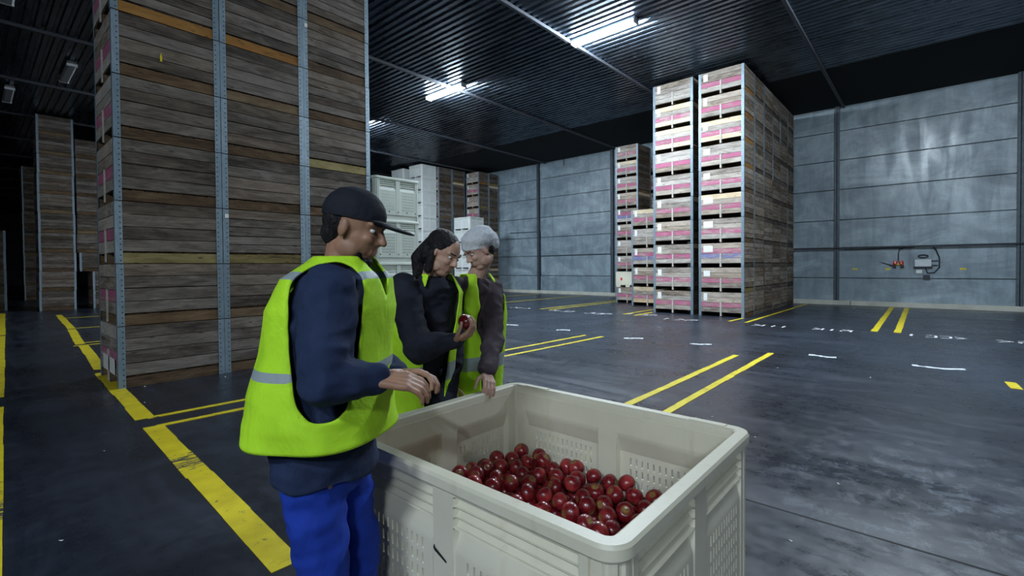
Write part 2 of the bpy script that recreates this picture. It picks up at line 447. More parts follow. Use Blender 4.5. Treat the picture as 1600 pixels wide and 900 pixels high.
def scrap(x, y, s, lab, seed):  # flakes of worn floor paint, modelled as pale raised strips
    r = random.Random(seed); m = MB(); n = 9; L = []
    for i in range(n):
        t = i/(n-1); L.append((t*s-s/2, .05*sin(t*5+seed)*s*2))
    for i in range(n-1):
        wd = .02+.03*abs(sin(i*1.3+seed)); a, b = L[i], L[i+1]
        z = .004+.006*abs(sin(i+seed))
        m.quad([(a[0], a[1]-wd, .003), (b[0], b[1]-wd, .003), (b[0], b[1]+wd, z), (a[0], a[1]+wd, z)])
    o = m.build('paint_scrap', M['whitecase']); o.location = (x, y, 0); o.rotation_euler = (0, 0, -pi/2+.1*seed)
    return tag(o, lab, 'litter')
scrap(8.66, 1.25, .36, 'curled pale scrap of worn paint on the floor mid right of the yellow lines', 1)
scrap(8.67, -.09, .55, 'pale flat scrap on the floor at the right, longest of the scraps', 2)
scrap(8.66, 3.1, .36, 'pale scrap on the floor nearest below the gap of the tall right stacks', 3)
scrap(8.55, 4.36, .36, 'pale scrap on the floor below the mixed bin stack', 4)
scrap(8.71, 6.14, .3, 'small pale scrap just beyond the far ends of the yellow line pair', 5)
scrap(8.68, 7.7, .4, 'pale scrap on the floor nearest to the workers', 6)
# crumbs of wood and paper
for i, (u, v) in enumerate(((226, 604), (352, 589), (226, 629), (162, 705), (577, 775), (712, 478), (793, 456), (1180, 683), (997, 632), (1020, 665), (1113, 651), (1215, 575), (1360, 590), (1310, 756), (1235, 845), (95, 845))):
    r = Fv + Rv*((u-800)/FPX) - Uv*((v-430)/FPX); t = -CAMH/r.z; q = Vector((0, 0, CAMH))+r*t
    if q.x > 20 or (.9 < q.x < 2.1 and .5 < q.y < 1.85): continue
    m = MB(); a = .010*(1 if v > 520 else 3.5)
    m.quad([(-a, -a*.6, .001), (a, -a*.5, .002), (a*.8, a*.5, .007), (-a*.7, a*.6, .002)]); m.quad([(-a, -a*.6, .001), (-a*.7, a*.6, .002), (a*.1, a*.9, .001)])
    o = m.build('paper_crumb', M['paper']); o.location = (q.x, q.y, 0); o.rotation_euler = (0, 0, i)
    tag(o, 'tiny pale crumb of debris on the dark concrete floor', 'crumb', 'tiny pale crumbs on the floor')

# ------------------------------------------------------------------ ceiling lamps
def lamp(x, y, lit, label, group=None):
    e = empty('ceiling_lamp', (x, y, CEIL), 0, label, 'lamp', group)
    m = MB(); m.box(-.10, -.85, -.05, .10, .85, -.0); m.box(-.05, -.6, -.001, .05, -.5, .04); m.box(-.05, .5, -.001, .05, .6, .04)
    m.build('housing', M['fitting'], e, bevel=.008)
    t = MB(); P_ = [(.098, -.05), (.105, -.09), (.07, -.125), (-.07, -.125), (-.105, -.09), (-.098, -.05)]
    for (xa, za), (xb, zb) in zip(P_, P_[1:]): t.quad([(xa, -.81, za), (xa, .81, za), (xb, .81, zb), (xb, -.81, zb)])
    for y in (-.81, .81): t.quad([(xa, y, za) for xa, za in P_])
    t.build('diffuser', M['lamp' if lit else 'lampoff'], e, weld=True)
    for q in (-1, 1):
        c = MB(); c.box(-.11, min(q*.81, q*.85), -.13, .11, max(q*.81, q*.85), -.05); c.build('end_cap', M['fitting'], e)
    return e
labs = ['lit twin tube ceiling lamp, the larger bright one at upper right', 'lit twin tube ceiling lamp, the smaller bright one left of the other',
        'lit ceiling lamp mostly hidden behind the tall near stack', 'lit ceiling lamp above the top edge of the photo over the bare floor', 'lit ceiling lamp behind the camera over the open floor, nearer one', 'added unseen lamp behind the camera that brightens bin and vests, farther one']
for (x, y, f), lb in zip(LAMPS, labs): lamp(x, y, True, lb)
lamp(1.9, 17.95, False, 'unlit ceiling lamp in the dark left of the tall near stack')
lamp(.6, 13.3, False, 'unlit ceiling lamp at the top left corner of the photo')
lamp(.9, 21.5, False, 'unlit ceiling lamp far off in the dark at the left edge')

# ------------------------------------------------------------------ wooden bins
# base bin: 1.10 (x) by 1.20 (y) by .72 high, end faces look along x and carry the pink board
BX, BY, BH = 1.10, 1.20, .72
def side_panel_mesh(variant, wm='wood'):
    r = rnd; m = MB(); z = .14; zs = [.14]
    n = 4 if variant % 3 else 5
    hs = [r.uniform(.9, 1.12) for _ in range(n)]; tot = sum(hs); H = BH-.142
    for h in hs:
        z1 = z+H*h/tot
        mi = 0
        if variant == 4 and z1 > .7: mi = 1
        m.box(.0, 0, z+.004, BX, .022, z1-.005, mi, 'x', .003)
        z = z1
    # nail heads
    return m.mesh('side_panel', [M[wm], M['wood_new']])
def end_panel_mesh(variant):
    m = MB(); zb = [.125, .27, .41, .56, .715]
    mats = {0: [0, 1, 0, 0], 1: [0, 1, 0, 3], 2: [0, 1, 0, 0], 3: [0, 2, 1, 0], 4: [3, 1, 0, 3], 5: [0, 0, 0, 0], 6: [0, 1, 0, 0]}[variant]
    for i in range(4):
        m.box(0, 0, zb[i]+.004, .022, BY, zb[i+1]-.004, mats[i], 'y', .002)
    return m.mesh('end_panel', [M['wood_pale'], M['pink'], M['blue'], M['wood_new']])
SIDE = [side_panel_mesh(i) for i in range(6)]; SIDE += [side_panel_mesh(i if i != 4 else 5, 'wood_mid') for i in range(6)]
END = [end_panel_mesh(i) for i in range(7)]
def post_mesh():
    # L angle at the (0,0) corner, legs along +x and +y, uv in metres
    m = MB(); wd = .066; t = .004; z0, z1 = 0, BH-.008
    def leg(p, q):
        (x0, y0), (x1, y1) = p, q
        m.quad([(x0, y0, z0), (x1, y1, z0), (x1, y1, z1), (x0, y0, z1)], [(0, z0), (wd, z0), (wd, z1), (0, z1)])
    leg((-t, -t), (wd, -t)); leg((-t, wd), (-t, -t))
    m.f[-1] = m.f[-1]; m.uv[-1] = [(wd, z0), (0, z0), (0, z1), (wd, z1)]
    for (a, b) in (((wd, -t), (wd, 0)), ((wd, 0), (0, 0)), ((0, 0), (0, wd)), ((0, wd), (-t, wd))):
        m.quad([(*a, z0), (*b, z0), (*b, z1), (*a, z1)], [(0, 0)]*4)
    m.quad([(-t, -t, z1), (wd, -t, z1), (wd, 0, z1), (0, 0, z1), (0, wd, z1), (-t, wd, z1)])
    m.quad([(-t, -t, z0), (-t, wd, z0), (0, wd, z0), (0, 0, z0), (wd, 0, z0), (wd, -t, z0)])
    return m.mesh('corner_post', [M['post']])
POST = post_mesh()
def wpost_mesh():
    m = MB(); m.box(.024, .024, .0, .07, .07, BH-.01, 0, 'z'); return m.mesh('corner_post', [M['wood']])
WPOST = wpost_mesh()
def runner_mesh(mi):
    m = MB(); m.box(.004, .004, 0.001, BX-.004, .05, .118, 0, 'x', .002); return m.mesh('base_runner', [M[mi]])
RUN = {k: runner_mesh(k) for k in ('wood_base', 'wood_orange', 'wood_olive', 'wood')}
mb = MB()
for i in range(8): mb.box(.03+i*(BX-.06)/8, .03, .119, .03+(i+1)*(BX-.06)/8-.008, BY-.03, .138, 0, 'y')
DECK = mb.mesh('deck', [M['wood_base']])
mb = MB(); mb.box(-.016, BY/2-.022, .02, -.001, BY/2+.022, .41, 0, 'z'); BATT = mb.mesh('batten', [M['batten']])
LABS = []
for i in range(4):
    mb = MB(); r = [(.10, .17, .18), (.08, .2, .12), (.10, .19, .26), (.07, .22, .10)][i]
    y0 = BY-.13-r[2]; mb.box(-.003, y0, .46, -.0012, y0+r[2], .46+r[1], 0)
    if i == 2: mb.box(-.0042, y0+.13, .5, -.0032, y0+.2, .65, 0)
    LABS.append(mb.mesh('paper_label', [M['paper']]))
bin_count = 0
def wood_bin(x, y, z, sx, sy, sz, label, group, end=None, label_i=None, steel=(1, 1, 1, 1), run=None, jig=.006, full=True, batt=True, side=None):
    """x, y is the corner nearest the camera side (min x, min y)"""
    global bin_count; bin_count += 1; r = rnd
    e = empty('wooden_bin', (x+r.uniform(-jig, jig), y+r.uniform(-jig, jig), z), r.uniform(-.003, .003) if jig else 0, label, 'bin', group)
    e.scale = (sx/BX, sy/BY, sz/BH)
    sv = side if side is not None else r.randrange(6)
    ob('side_panel', SIDE[sv], e)
    o = ob('side_panel', SIDE[r.randrange(6)], e, (BX, BY, 0), (0, 0, pi))
    ev = end if end is not None else r.choice((0, 0, 0, 2, 6, 1, 4, 5))
    ob('end_panel', END[ev], e); ob('end_panel', END[r.choice((0, 5))], e, (BX, BY, 0), (0, 0, pi))
    for i, (px_, py_, rz) in enumerate(((0, 0, 0), (BX, 0, pi/2), (BX, BY, pi), (0, BY, -pi/2))):
        ob('corner_post', POST if steel[i] else WPOST, e, (px_, py_, 0), (0, 0, rz))
    rk = run or r.choice(('wood_base', 'wood_base', 'wood_orange', 'wood_olive', 'wood'))
    ob('base_runner', RUN[rk], e); ob('base_runner', RUN['wood_base'], e, (0, BY/2-.025, 0)); ob('base_runner', RUN['wood_base'], e, (0, BY-.054, 0))
    ob('deck', DECK, e)
    if batt: ob('batten', BATT, e)
    if label_i is not None: ob('paper_label', LABS[label_i], e)
    return e
ORD = ['bottom', 'second', 'third', 'fourth', 'fifth', 'sixth', 'seventh', 'eighth', 'ninth', 'tenth']
def lvl(k, n): return 'bottom' if k == 0 else ('topmost' if k == n-1 else ORD[k]+' from the floor')

# near left stack: three columns
steelmap = {}
for c in range(3):
    x = 1.15+1.145*c
    for k in range(9):
        cn = ('left column', 'middle column', 'right column')[c]
        run = {(0, 6): 'wood_orange', (1, 6): 'wood_orange', (0, 2): 'wood_olive', (1, 2): 'wood_olive', (1, 1): 'wood_base', (2, 4): 'wood_olive'}.get((c, k), 'wood_base')
        vis = (' below the orange base board' if (c, k) == (0, 5) else '')
        wood_bin(x, 7.245, .75*k, 1.13, 1.15, .748, 'plank bin, %s in the %s of the tall near stack' % (lvl(k, 9), cn),
                 'wooden bins in the tall near stack', end=(0 if k else 2), label_i=None, run=run, jig=.003, batt=(c == 0), side=rnd.choice((0, 1, 2, 3, 5)))
# yellow tag on a plank and white paper at the foot of the near stack
m = MB(); m.box(0, -.004, 0, .022, 0, .075); m.box(.006, -.005, .07, .016, -.001, .10); o = m.build('yellow_tag', M['yellow']); o.location = (1.62, 7.243, 4.02)
tag(o, 'small yellow tag stapled to a high plank of the near stack', 'tag')
for i, (a, b) in enumerate(((.10, .40), (.52, .82))):
    m = MB(); m.box(-.004, a, 0, -.001, b, .19); o = m.build('white_sheet', M['paper']); o.location = (1.133, 7.25, .16)
    tag(o, 'white paper sheet on the end of the bottom bin, %s one' % ('nearer' if i == 0 else 'farther'), 'label')
for (x, z, lb) in ((1.15+1.145+.02, 2.12, 'small white sticker low on the steel post of the near stack'), (1.15+2.29+.02, 5.13, 'small white sticker high on the second steel post pair')):
    m = MB(); m.box(0, -.004, 0, .045, 0, .055); o = m.build('sticker', M['paper']); o.location = (x, 7.238, z); tag(o, lb, 'sticker')

# right big stack: six columns deep, ten high
for c in range(6):
    for k in range(10):
        h = .68
        if c == 0: st = (1, 1, 1, 1)
        elif c == 1: st = (1, 1, 1, 1) if k > 4 else (0, 0, 0, 0)
        else:
            p = rnd.random() < (.62 if k > 5 else .10); st = (p, rnd.random() < .2, 0, 0)
        ev = None; li = None
        if c == 0:
            ev = [2, 0, 3, 0, 1, 0, 2, 4, 0, 0][k]; li = [3, 0, 2, 2, 2, 0, 0, 1, 3, 1][k]
        cn = ('front column' if c == 0 else ('wall side column' if c == 5 else '%s column' % ORD[c]))
        wood_bin(13.68+1.03*c, 3.76, .68*k, 1.005, 1.19, .678,
                 'plank bin, %s in the %s of the tall right stack' % (lvl(k, 10), cn),
                 'wooden bins in the tall right stack', end=ev, label_i=li, steel=st, jig=.003, run='wood' if c else None, batt=c == 0, side=6+rnd.randrange(6))
# second front column left of the gap
for k in range(10):
    wood_bin(13.82, 5.17, .685*k, 1.1, 1.2, .683, 'plank bin, %s in the tall stack left of the dark gap' % lvl(k, 10),
             'wooden bins left of the dark gap', end=[0, 0, 2, 0, 0, 0, 2, 4, 4, 5][k], label_i=[1, 1, 1, 1, 1, 3, 3, 3, 3, 3][k], jig=.004, run='wood_base')
# short stack
for k in range(5):
    wood_bin(15.75, 6.9, .684*k, 1.1, 1.2, .682, 'plank bin, %s in the five high stack' % lvl(k, 5),
             'wooden bins in the five high stack', end=[4, 0, 3, 5, 1][k], label_i=[None, 3, 3, 3, 3][k], jig=.006)
# mixed narrower stack with a cream crate second from the floor
for k in range(10):
    if k == 1: continue
    wood_bin(16.7, 8.32, .605*k, 1.1, .93, .603, 'small plank bin, %s in the stack holding a cream crate' % lvl(k, 10),
             'wooden bins in the stack with the cream crate', end=[2, 0, 0, 5, 0, 3, 0, 6, 1, 0][k], label_i=[1, 1, 1, 1, 1, 3, 3, 1, 1, 1][k], jig=.006, run='wood_base')
for k in range(8):
    wood_bin(18.0, 7.4, .72*k, 1.1, 1.22, .718, 'plank bin, %s in column behind the five high stack' % lvl(k, 8),
             'wooden bins half hidden behind the five high stack', end=[0, 0, 0, 0, 0, 5, 0, 5][k], label_i=3, jig=.006)
# stack of brown bins far back beside the white bins, and the corner stack
for c in range(2):
    for k in range(10):
        wood_bin(16.76+.98*c, 19.95, .685*k, .95, 1.15, .683, 'brown bin, %s in %s beside the far white bins' % (lvl(k, 10), ('left column', 'right column')[c]),
                 'brown bins beside the far white bins', jig=.008, batt=False, run='wood_base', steel=(1, 1, 0, 0) if k > 3 else (0, 1, 0, 0), side=(4 if (c, k) == (1, 8) else rnd.randrange(4)))
        if c == 0 or True:
            wood_bin(18.62+.8*c, 18.75, .67*k, .78, 1.0, .668, 'brown bin, %s in the %s column of the far corner stack' % (lvl(k, 10), ('left', 'wall side')[c]),
                     'brown bins in the far corner stack', end=rnd.choice((0, 5, 2)), label_i=3 if c == 0 else None, jig=.006, batt=c == 0)
# dark stacks far left
for k in range(10):
    wood_bin(1.62, 23.45, .69*k, .96, 1.2, .688, 'plank bin, %s in the tall dark stack far left' % lvl(k, 10), 'bins in the tall dark stack far left', jig=.012, batt=False, run='wood_base', side=k % 4)
for k in range(9):
    dx = .42 if k < 2 else (.06 if k == 2 else 0)
    wood_bin(2.63+dx, 23.45, .69*k, .94, 1.2, .688, 'plank bin, %s in dark column right of tallest dark stack' % lvl(k, 9), 'bins in the lower dark column far left', jig=.012, batt=False, run='wood_base', side=k % 4, steel=(k == 2 or k < 2, 0, 0, 0))
for k in range(4):
    wood_bin(-.12, 24.9, .717*k, 1.0, 1.2, .715, 'plank bin, %s in four high stack at left photo edge' % lvl(k, 4), 'bins in the four high stack at the left edge', jig=.01, batt=False, run='wood_base', side=k % 4)
for k in range(8):
    wood_bin(-.42, 26.4, .717*k, 1.0, 1.2, .715, 'plank bin, %s in eight high stack at left photo edge' % lvl(k, 8), 'bins in the eight high stack at the left edge', jig=.01, batt=False, run='wood_base', side=k % 4)
for (x, y, n, nm) in ((1.75, 33.0, 9, 'farther'), (2.62, 36.0, 9, 'farthest')):
    for k in range(n):
        wood_bin(x, y, .72*k, .8, 1.2, .718, 'dim bin, %s in the %s dark column down left aisle' % (lvl(k, n), nm), 'bins in the %s dark column' % nm, jig=.01, batt=False, run='wood_base', side=k % 4)

# ------------------------------------------------------------------ moulded plastic bins
# base bin 1.10 (x) by 1.27 (y) by .76; each wall is a moulded panel with real slots
PX, PY, PH = 1.10, 1.27, .76
def lin(z, pts):
    if z <= pts[0][0]: return pts[0][1]
    for (a, va), (b, vb) in zip(pts, pts[1:]):
        if z <= b: return va+(vb-va)*(z-a)/(b-a) if b > a else vb
    return pts[-1][1]
def wall_mesh(L, name, mats, cols=12, rows=7, mir=False):
    e = .06; half = L/2-e               # flat wall between the corner curves
    pw = (2*half-.10-.10)/2             # sub-panel width
    panels = [(-.05-pw, -.05), (.05, .05+pw)]
    z0, z1 = .09, .722
    sw, sh, ps, pz = .009, .036, pw*.80/cols, .052
    slots = []
    S_ = {-half, half}
    for (a, b) in panels:
        S_ |= {a, a+.007, b-.007, b}
        c = (a+b)/2
        for i in range(cols):
            s = c+(i-(cols-1)/2)*ps; slots.append((s-sw/2, s+sw/2)); S_ |= {s-sw/2, s+sw/2}
    for g in (-half+.012, half-.022, ):
        S_ |= {g, g+.002, g+.008, g+.010}
    rowsz = [(.515-i*pz-sh, .515-i*pz) for i in range(rows)]
    Z_ = {z0, z1}
    for a, b in rowsz: Z_ |= {a, b}
    lou = [(.700, .672), (.668, .640), (.636, .608)]
    for a, b in lou: Z_ |= {a, a-.004, b, b+.001}
    Z_ |= {.604, .600, .59, .58, .57, .56, .55, .54, .53, .52, .13}
    S_ = sorted(S_); Z_ = sorted(Z_)
    def blend(s):
        for (a, b) in panels:
            if a <= s <= b: return min(1, (s-a)/.007, (b-s)/.007)
        return 0
    def dout(s, z):
        k = blend(s); v = 0
        if z >= .604:
            for a, b in lou:
                if b <= z <= a: v = lin(z, [(b, .003), (b+.001, .010), (a-.004, .030), (a, .006)])
            d = v
        else: d = lin(z, [(.50, .003), (.53, .004), (.56, .012), (.58, .020), (.600, .027), (.604, .008)])
        d *= k
        for g in (-half+.012, half-.022):
            if g+.001 < s < g+.009: d += .009
        return d
    def din(s, z):
        k = blend(s)
        return .045+(lin(z, [(.12, .014), (.54, .014), (.56, .022), (.60, .036), (.625, .045)])-.045)*k
    m = MB(); hole = set()
    for i in range(len(S_)-1):
        sm = (S_[i]+S_[i+1])/2
        if any(a < sm < b for a, b in slots):
            for j in range(len(Z_)-1):
                zm = (Z_[j]+Z_[j+1])/2
                if any(a < zm < b for a, b in rowsz): hole.add((i, j))
    O = lambda i, j: (S_[i], dout(S_[i], Z_[j]), Z_[j]); I = lambda i, j: (S_[i], din(S_[i], Z_[j]), Z_[j])
    for i in range(len(S_)-1):
        for j in range(len(Z_)-1):
            if (i, j) in hole:
                for (a, b, di, dj) in (((i, j), (i+1, j), 0, -1), ((i+1, j), (i+1, j+1), 1, 0), ((i+1, j+1), (i, j+1), 0, 1), ((i, j+1), (i, j), -1, 0)):
                    if (i+di, j+dj) not in hole: m.quad([O(*b), O(*a), I(*a), I(*b)])
                continue
            m.quad([O(i, j), O(i+1, j), O(i+1, j+1), O(i, j+1)]); m.quad([I(i+1, j), I(i, j), I(i, j+1), I(i+1, j+1)])
    n = len(S_)-1; q = len(Z_)-1
    for j in range(q):
        m.quad([O(0, j+1), O(0, j), I(0, j), I(0, j+1)]); m.quad([O(n, j), O(n, j+1), I(n, j+1), I(n, j)])
    for i in range(n):
        m.quad([O(i+1, 0), O(i, 0), I(i, 0), I(i+1, 0)]); m.quad([O(i, q), O(i+1, q), I(i+1, q), I(i, q)])
    return m.mesh(name, mats, weld=True)
def arc_pts(r, n=8):
    return [(-r*cos(pi/2*i/n), -r*sin(pi/2*i/n)) for i in range(n+1)]
def corner_mesh(mats):
    """quarter round corner column at the (min x, min y) corner, centre of curvature at (.06,.06)"""
    m = MB(); ro, ri = .06, .020; n = 12; z0, z1 = .0, .722
    P = []
    for i in range(n+1):
        a = pi/2*i/n; g = .006 if i in (3, 4, 8, 9) else 0
        P.append(((.06-(ro-g)*cos(a), .06-(ro-g)*sin(a)), (.06-ri*cos(a), .06-ri*sin(a))))
    for (a, b), (c, d) in zip(P, P[1:]):
        m.quad([(*a, z0), (*c, z0), (*c, z1), (*a, z1)]); m.quad([(*d, z0), (*b, z0), (*b, z1), (*d, z1)])
        m.quad([(*a, z1), (*c, z1), (*d, z1), (*b, z1)]); m.quad([(*c, z0), (*a, z0), (*b, z0), (*d, z0)])
    for (a, b) in (P[0], P[-1]): m.quad([(*a, z0), (*a, z1), (*b, z1), (*b, z0)])
    return m.mesh('corner_post', mats, weld=True)
def rim_mesh(mats):
    prof = [(.010, .716), (.014, .722), (.014, .750), (.008, .760), (-.032, .760), (-.040, .754), (-.043, .74), (-.043, .716)]   # outward offset, z
    loop = []
    n = 14
    for (cx, cy, a0) in ((.06, .06, pi), (PX-.06, .06, 1.5*pi), (PX-.06, PY-.06, 0), (.06, PY-.06, .5*pi)):
        for i in range(n+1):
            a = a0+pi/2*i/n; loop.append((cx, cy, cos(a), sin(a)))
    m = MB(); rings = []
    for (cx, cy, ca, sa) in loop:
        rings.append([(cx+(.06+o)*ca, cy+(.06+o)*sa, z) for (o, z) in prof])
    for i in range(len(rings)):
        A, B = rings[i], rings[(i+1) % len(rings)]
        for k in range(len(prof)):
            k2 = (k+1) % len(prof); m.quad([A[k], B[k], B[k2], A[k2]])
    return m.mesh('rim', mats, weld=True, smooth=False)
def soft(me, ang=28):
    for p in me.polygons: p.use_smooth = True
    me.set_sharp_from_angle(angle=radians(ang)); return me
def plastic_set(mat):
    mats = [mat]; d = {}
    d['wx'] = wall_mesh(PX, 'wall_panel', mats, 11); d['wy'] = wall_mesh(PY, 'wall_panel', mats, 13)
    d['c'] = soft(corner_mesh(mats)); d['rim'] = soft(rim_mesh(mats)); soft(d['wx'], 20); soft(d['wy'], 20)
    m = MB(); m.box(.03, .03, .09, PX-.03, PY-.03, .115)
    d['floor'] = m.mesh('floor_panel', mats)
    m = MB(); m.box(.01, 0, 0, PX-.01, .09, .09); d['skid'] = m.mesh('skid', mats)
    m = MB(); m.box(-.075, -.017, 0, .075, .017, .006); d['tab'] = m.mesh('stacking_tab', mats)
    m = MB()
    pts = [(-.034, 0, .008), (-.030, 0, .018), (-.026, 0, .020), (-.024, 0, .012), (.030, 0, -.012), (.034, 0, -.018), (.028, 0, -.020), (-.028, 0, .000)]
    m.quad([(p[0], -.002, p[2]) for p in pts]); d['latch'] = m.mesh('latch_slot', [M['hole']])
    m = MB()
    for i in range(5):
        c_ = (i-2)*.22
        m.quad([(c_+.014*cos(a*pi/4), -.0015, .055+.014*sin(a*pi/4)) for a in range(8)])
    d['dot'] = m.mesh('drain_holes', [M['hole']])
    return d
def plastic_bin(S_, x, y, z, sx, sy, sz, label, group=None, rz=0, detail=True, hero=False):
    e = empty('plastic_bin', (x, y, z), rz, label, 'bin', group); e.scale = (sx/PX, sy/PY, sz/PH)
    ob('wall_panel', S_['wx'], e, (PX/2, 0, 0)); ob('wall_panel', S_['wx'], e, (PX/2, PY, 0), (0, 0, pi))
    ob('wall_panel', S_['wy'], e, (0, PY/2, 0), (0, 0, -pi/2)); ob('wall_panel', S_['wy'], e, (PX, PY/2, 0), (0, 0, pi/2))
    for (a, b, r) in ((0, 0, 0), (PX, 0, pi/2), (PX, PY, pi), (0, PY, -pi/2)): ob('corner_post', S_['c'], e, (a, b, 0), (0, 0, r))
    ob('rim', S_['rim'], e); ob('floor_panel', S_['floor'], e)
    for b in (.02, PY/2-.045, PY-.11): ob('skid', S_['skid'], e, (0, b, 0))
    if detail: ob('drain_holes', S_['dot'], e, (PX/2, .0, .09))
    if hero:
        for (a, b, r) in ((PX+.012-.03, PY-.18, pi/2), (PX+.012-.03, .16, pi/2)):
            ob('stacking_tab', S_['tab'], e, (a, b, .758), (0, 0, r))
        ob('latch_slot', S_['latch'], e, (0, PY/2+.015, .50), (0, 0, -pi/2))
    return e
SC_ = plastic_set(M['cream']); SG = plastic_set(M['greyplastic']); SW = plastic_set(M['whiteplastic'])
HX, HY = .985, .545
hero = plastic_bin(SC_, HX, HY, 0, 1.07, 1.245, .76, 'large open cream plastic bin half full of red apples in the foreground', hero=True, detail=False)
for k in range(4):
    plastic_bin(SG, 4.64, 7.2, .757*k, .94, 1.15, .755, 'pale grey slotted plastic bin, %s beside the tall near stack' % lvl(k, 4), 'pale grey plastic bins beside the near stack')
for k in range(10):
    plastic_bin(SW, 15.72, 20.05, .685*k, 1.0, 1.1, .683, 'white plastic bin, %s in the tall far white stack' % lvl(k, 10), 'white bins in the tall far stack', detail=False)
for k in range(10):
    plastic_bin(SW, 15.6, 21.5, .68*k, 1.0, 1.1, .678, 'white bin, %s in rear column of the far white stack' % lvl(k, 10), 'white bins in the rear far column', detail=False)
for k in range(6):
    plastic_bin(SW, 16.8, 17.6, .666*k, 1.05, 1.2, .664, 'white plastic bin, %s in the shorter white stack behind the hairnet' % lvl(k, 6), 'white bins in the shorter stack', detail=False)
# cream crate inside the mixed stack
e = empty('cream_crate', (16.68, 8.25, .607), 0, 'cream plastic crate with a small orange sticker, second from the floor in the mixed stack', 'crate')
m = MB(); m.box(0, 0, .08, 1.1, 1.0, .59); m.build('crate_body', M['cream'], e, bevel=.01)
for y in (.0, .40, .80):
    m = MB(); m.box(0.01, y+.01, 0, 1.08, y+.19, .08); m.build('crate_foot', M['cream'], e)
m = MB(); m.box(-.004, .72, .26, -.001, .80, .36); m.build('sticker', M['redcase'], e)['label'] = 'small orange red sticker'
m = MB(); m.box(-.006, .12, .42, -.001, .24, .46); m.build('handle_slot', M['hole'], e)
# cream board leaning in the mixed stack
m = MB(); m.box(0, 0, 0, .03, .16, .62); o = m.build('cream_board', M['cream'], bevel=.004); o.location = (16.64, 8.33, 2.35)
tag(o, 'narrow upright cream board fixed to the front of the mixed stack', 'board')

# ------------------------------------------------------------------ apples
def apple_mats():
    t = NT('red_apple_skin'); g = t.node('ShaderNodeTexCoord').outputs['Object']
    oi = t.node('ShaderNodeObjectInfo').outputs['Random']
    s = t.node('ShaderNodeSeparateXYZ'); t.set(s, 0, g)
    ang = t.math('ARCTAN2', s.outputs[1], s.outputs[0])
    cv = t.node('ShaderNodeCombineXYZ'); t.set(cv, 0, t.math('MULTIPLY', t.math('SINE', ang), 5.0)); t.set(cv, 1, t.math('MULTIPLY', t.math('COSINE', ang), 5.0)); t.set(cv, 2, t.math('ADD', t.math('MULTIPLY', s.outputs[2], 9.0), t.math('MULTIPLY', oi, 50.0)))
    st = t.noise(cv.outputs[0], 2.2, 4, .6)
    off = t.node('ShaderNodeVectorMath', operation='ADD'); t.set(off, 0, g); t.set(off, 1, oi)
    pa = t.noise(off.outputs[0], 14, 3, .5)
    c = t.mix(t.rampf(st, .35, .7), (.075, .003, .008), (.27, .010, .017))
    c = t.mix(t.math('MULTIPLY', t.rampf(pa, .50, .70), .8), c, (.46, .045, .045))
    c = t.mix(t.rampf(oi, .5, .0), c, t.mix(.5, c, (.5, .25, .35), 'MULTIPLY'))
    rr = t.math('SQRT', t.math('ADD', t.math('MULTIPLY', s.outputs[0], s.outputs[0]), t.math('MULTIPLY', s.outputs[1], s.outputs[1])))
    cap = t.math('MULTIPLY', t.rampf(t.math('ADD', rr, t.math('MULTIPLY', pa, .012)), .026, .012), t.rampf(t.math('ABSOLUTE', s.outputs[2]), .012, .020))
    c = t.mix(t.math('MULTIPLY', cap, t.math('ADD', .25, t.math('MULTIPLY', oi, .6))), c, (.36, .25, .07))
    lent = t.noise(g, 210, 1); c = t.mix(t.math('MULTIPLY', t.rampf(lent, .70, .76), .45), c, (.6, .40, .28))
    t.b.inputs['Coat Weight'].default_value = .25; t.b.inputs['Coat Roughness'].default_value = .12
    return t.fin(c, .30, 0, .5)
M['apple'] = apple_mats(); M['stem'] = plain('apple_stem', (.10, .06, .03), .8)
def apple_mesh(seed, R=.0405):
    r = random.Random(seed); nv, nu = 16, 20; V = []; F_ = []
    for i in range(nv+1):
        t = pi*i/nv
        rad = sin(t)*(1+.10*cos(t)); z = cos(t)*.90
        if t < .62: z -= .30*(1-t/.62)**1.6
        if t > pi-.55: z += .20*(1-(pi-t)/.55)**1.6
        for j in range(nu):
            a = 2*pi*j/nu; k = 1+.025*cos(5*a)*(1-cos(t))*.5+.02*cos(a+seed)
            V.append((R*rad*k*cos(a), R*rad*k*sin(a), R*z))
    for i in range(nv):
        for j in range(nu):
            a, b = i*nu+j, i*nu+(j+1) % nu
            F_.append((a, a+nu, b+nu, b))
    me = bpy.data.meshes.new('apple'); me.from_pydata(V, [], F_); me.materials.append(M['apple'])
    bm = bmesh.new(); bm.from_mesh(me); bmesh.ops.remove_doubles(bm, verts=bm.verts, dist=1e-6); bmesh.ops.recalc_face_normals(bm, faces=bm.faces); bm.to_mesh(me); bm.free()
    for p in me.polygons: p.use_smooth = True
    return me
AP = [apple_mesh(i) for i in range(4)]
m = MB(); m.tube([(0, 0, .016), (.002, 0, .028), (.006, .001, .040)], [.0016, .0014, .0022], 6); STEM = m.mesh('stem', [M['stem']])
m = MB()
for i in range(5):
    a = i*2*pi/5; m.quad([(0, 0, -.029), (.006*cos(a-.3), .006*sin(a-.3), -.031), (.010*cos(a), .010*sin(a), -.0345), (.006*cos(a+.3), .006*sin(a+.3), -.031)])
CALYX = m.mesh('calyx', [M['stem']])
def heap(x, y):
    # gentle mound, higher at the far left
    h = .44+.05*(x-1.5)*.5+.045*(y-1.15)
    h += .03*noise.noise(Vector((x*3.1, y*3.1, .3)))
    h -= .10*max(0, (1.32-y)-.55)+.06*max(0, (1.3-x))
    return h
RA = .0405
ax0, ax1, ay0, ay1 = HX+.05+RA, HX+1.07-.05-RA, HY+.05+RA, HY+1.245-.05-RA
ar = random.Random(21); placed = []; low = []
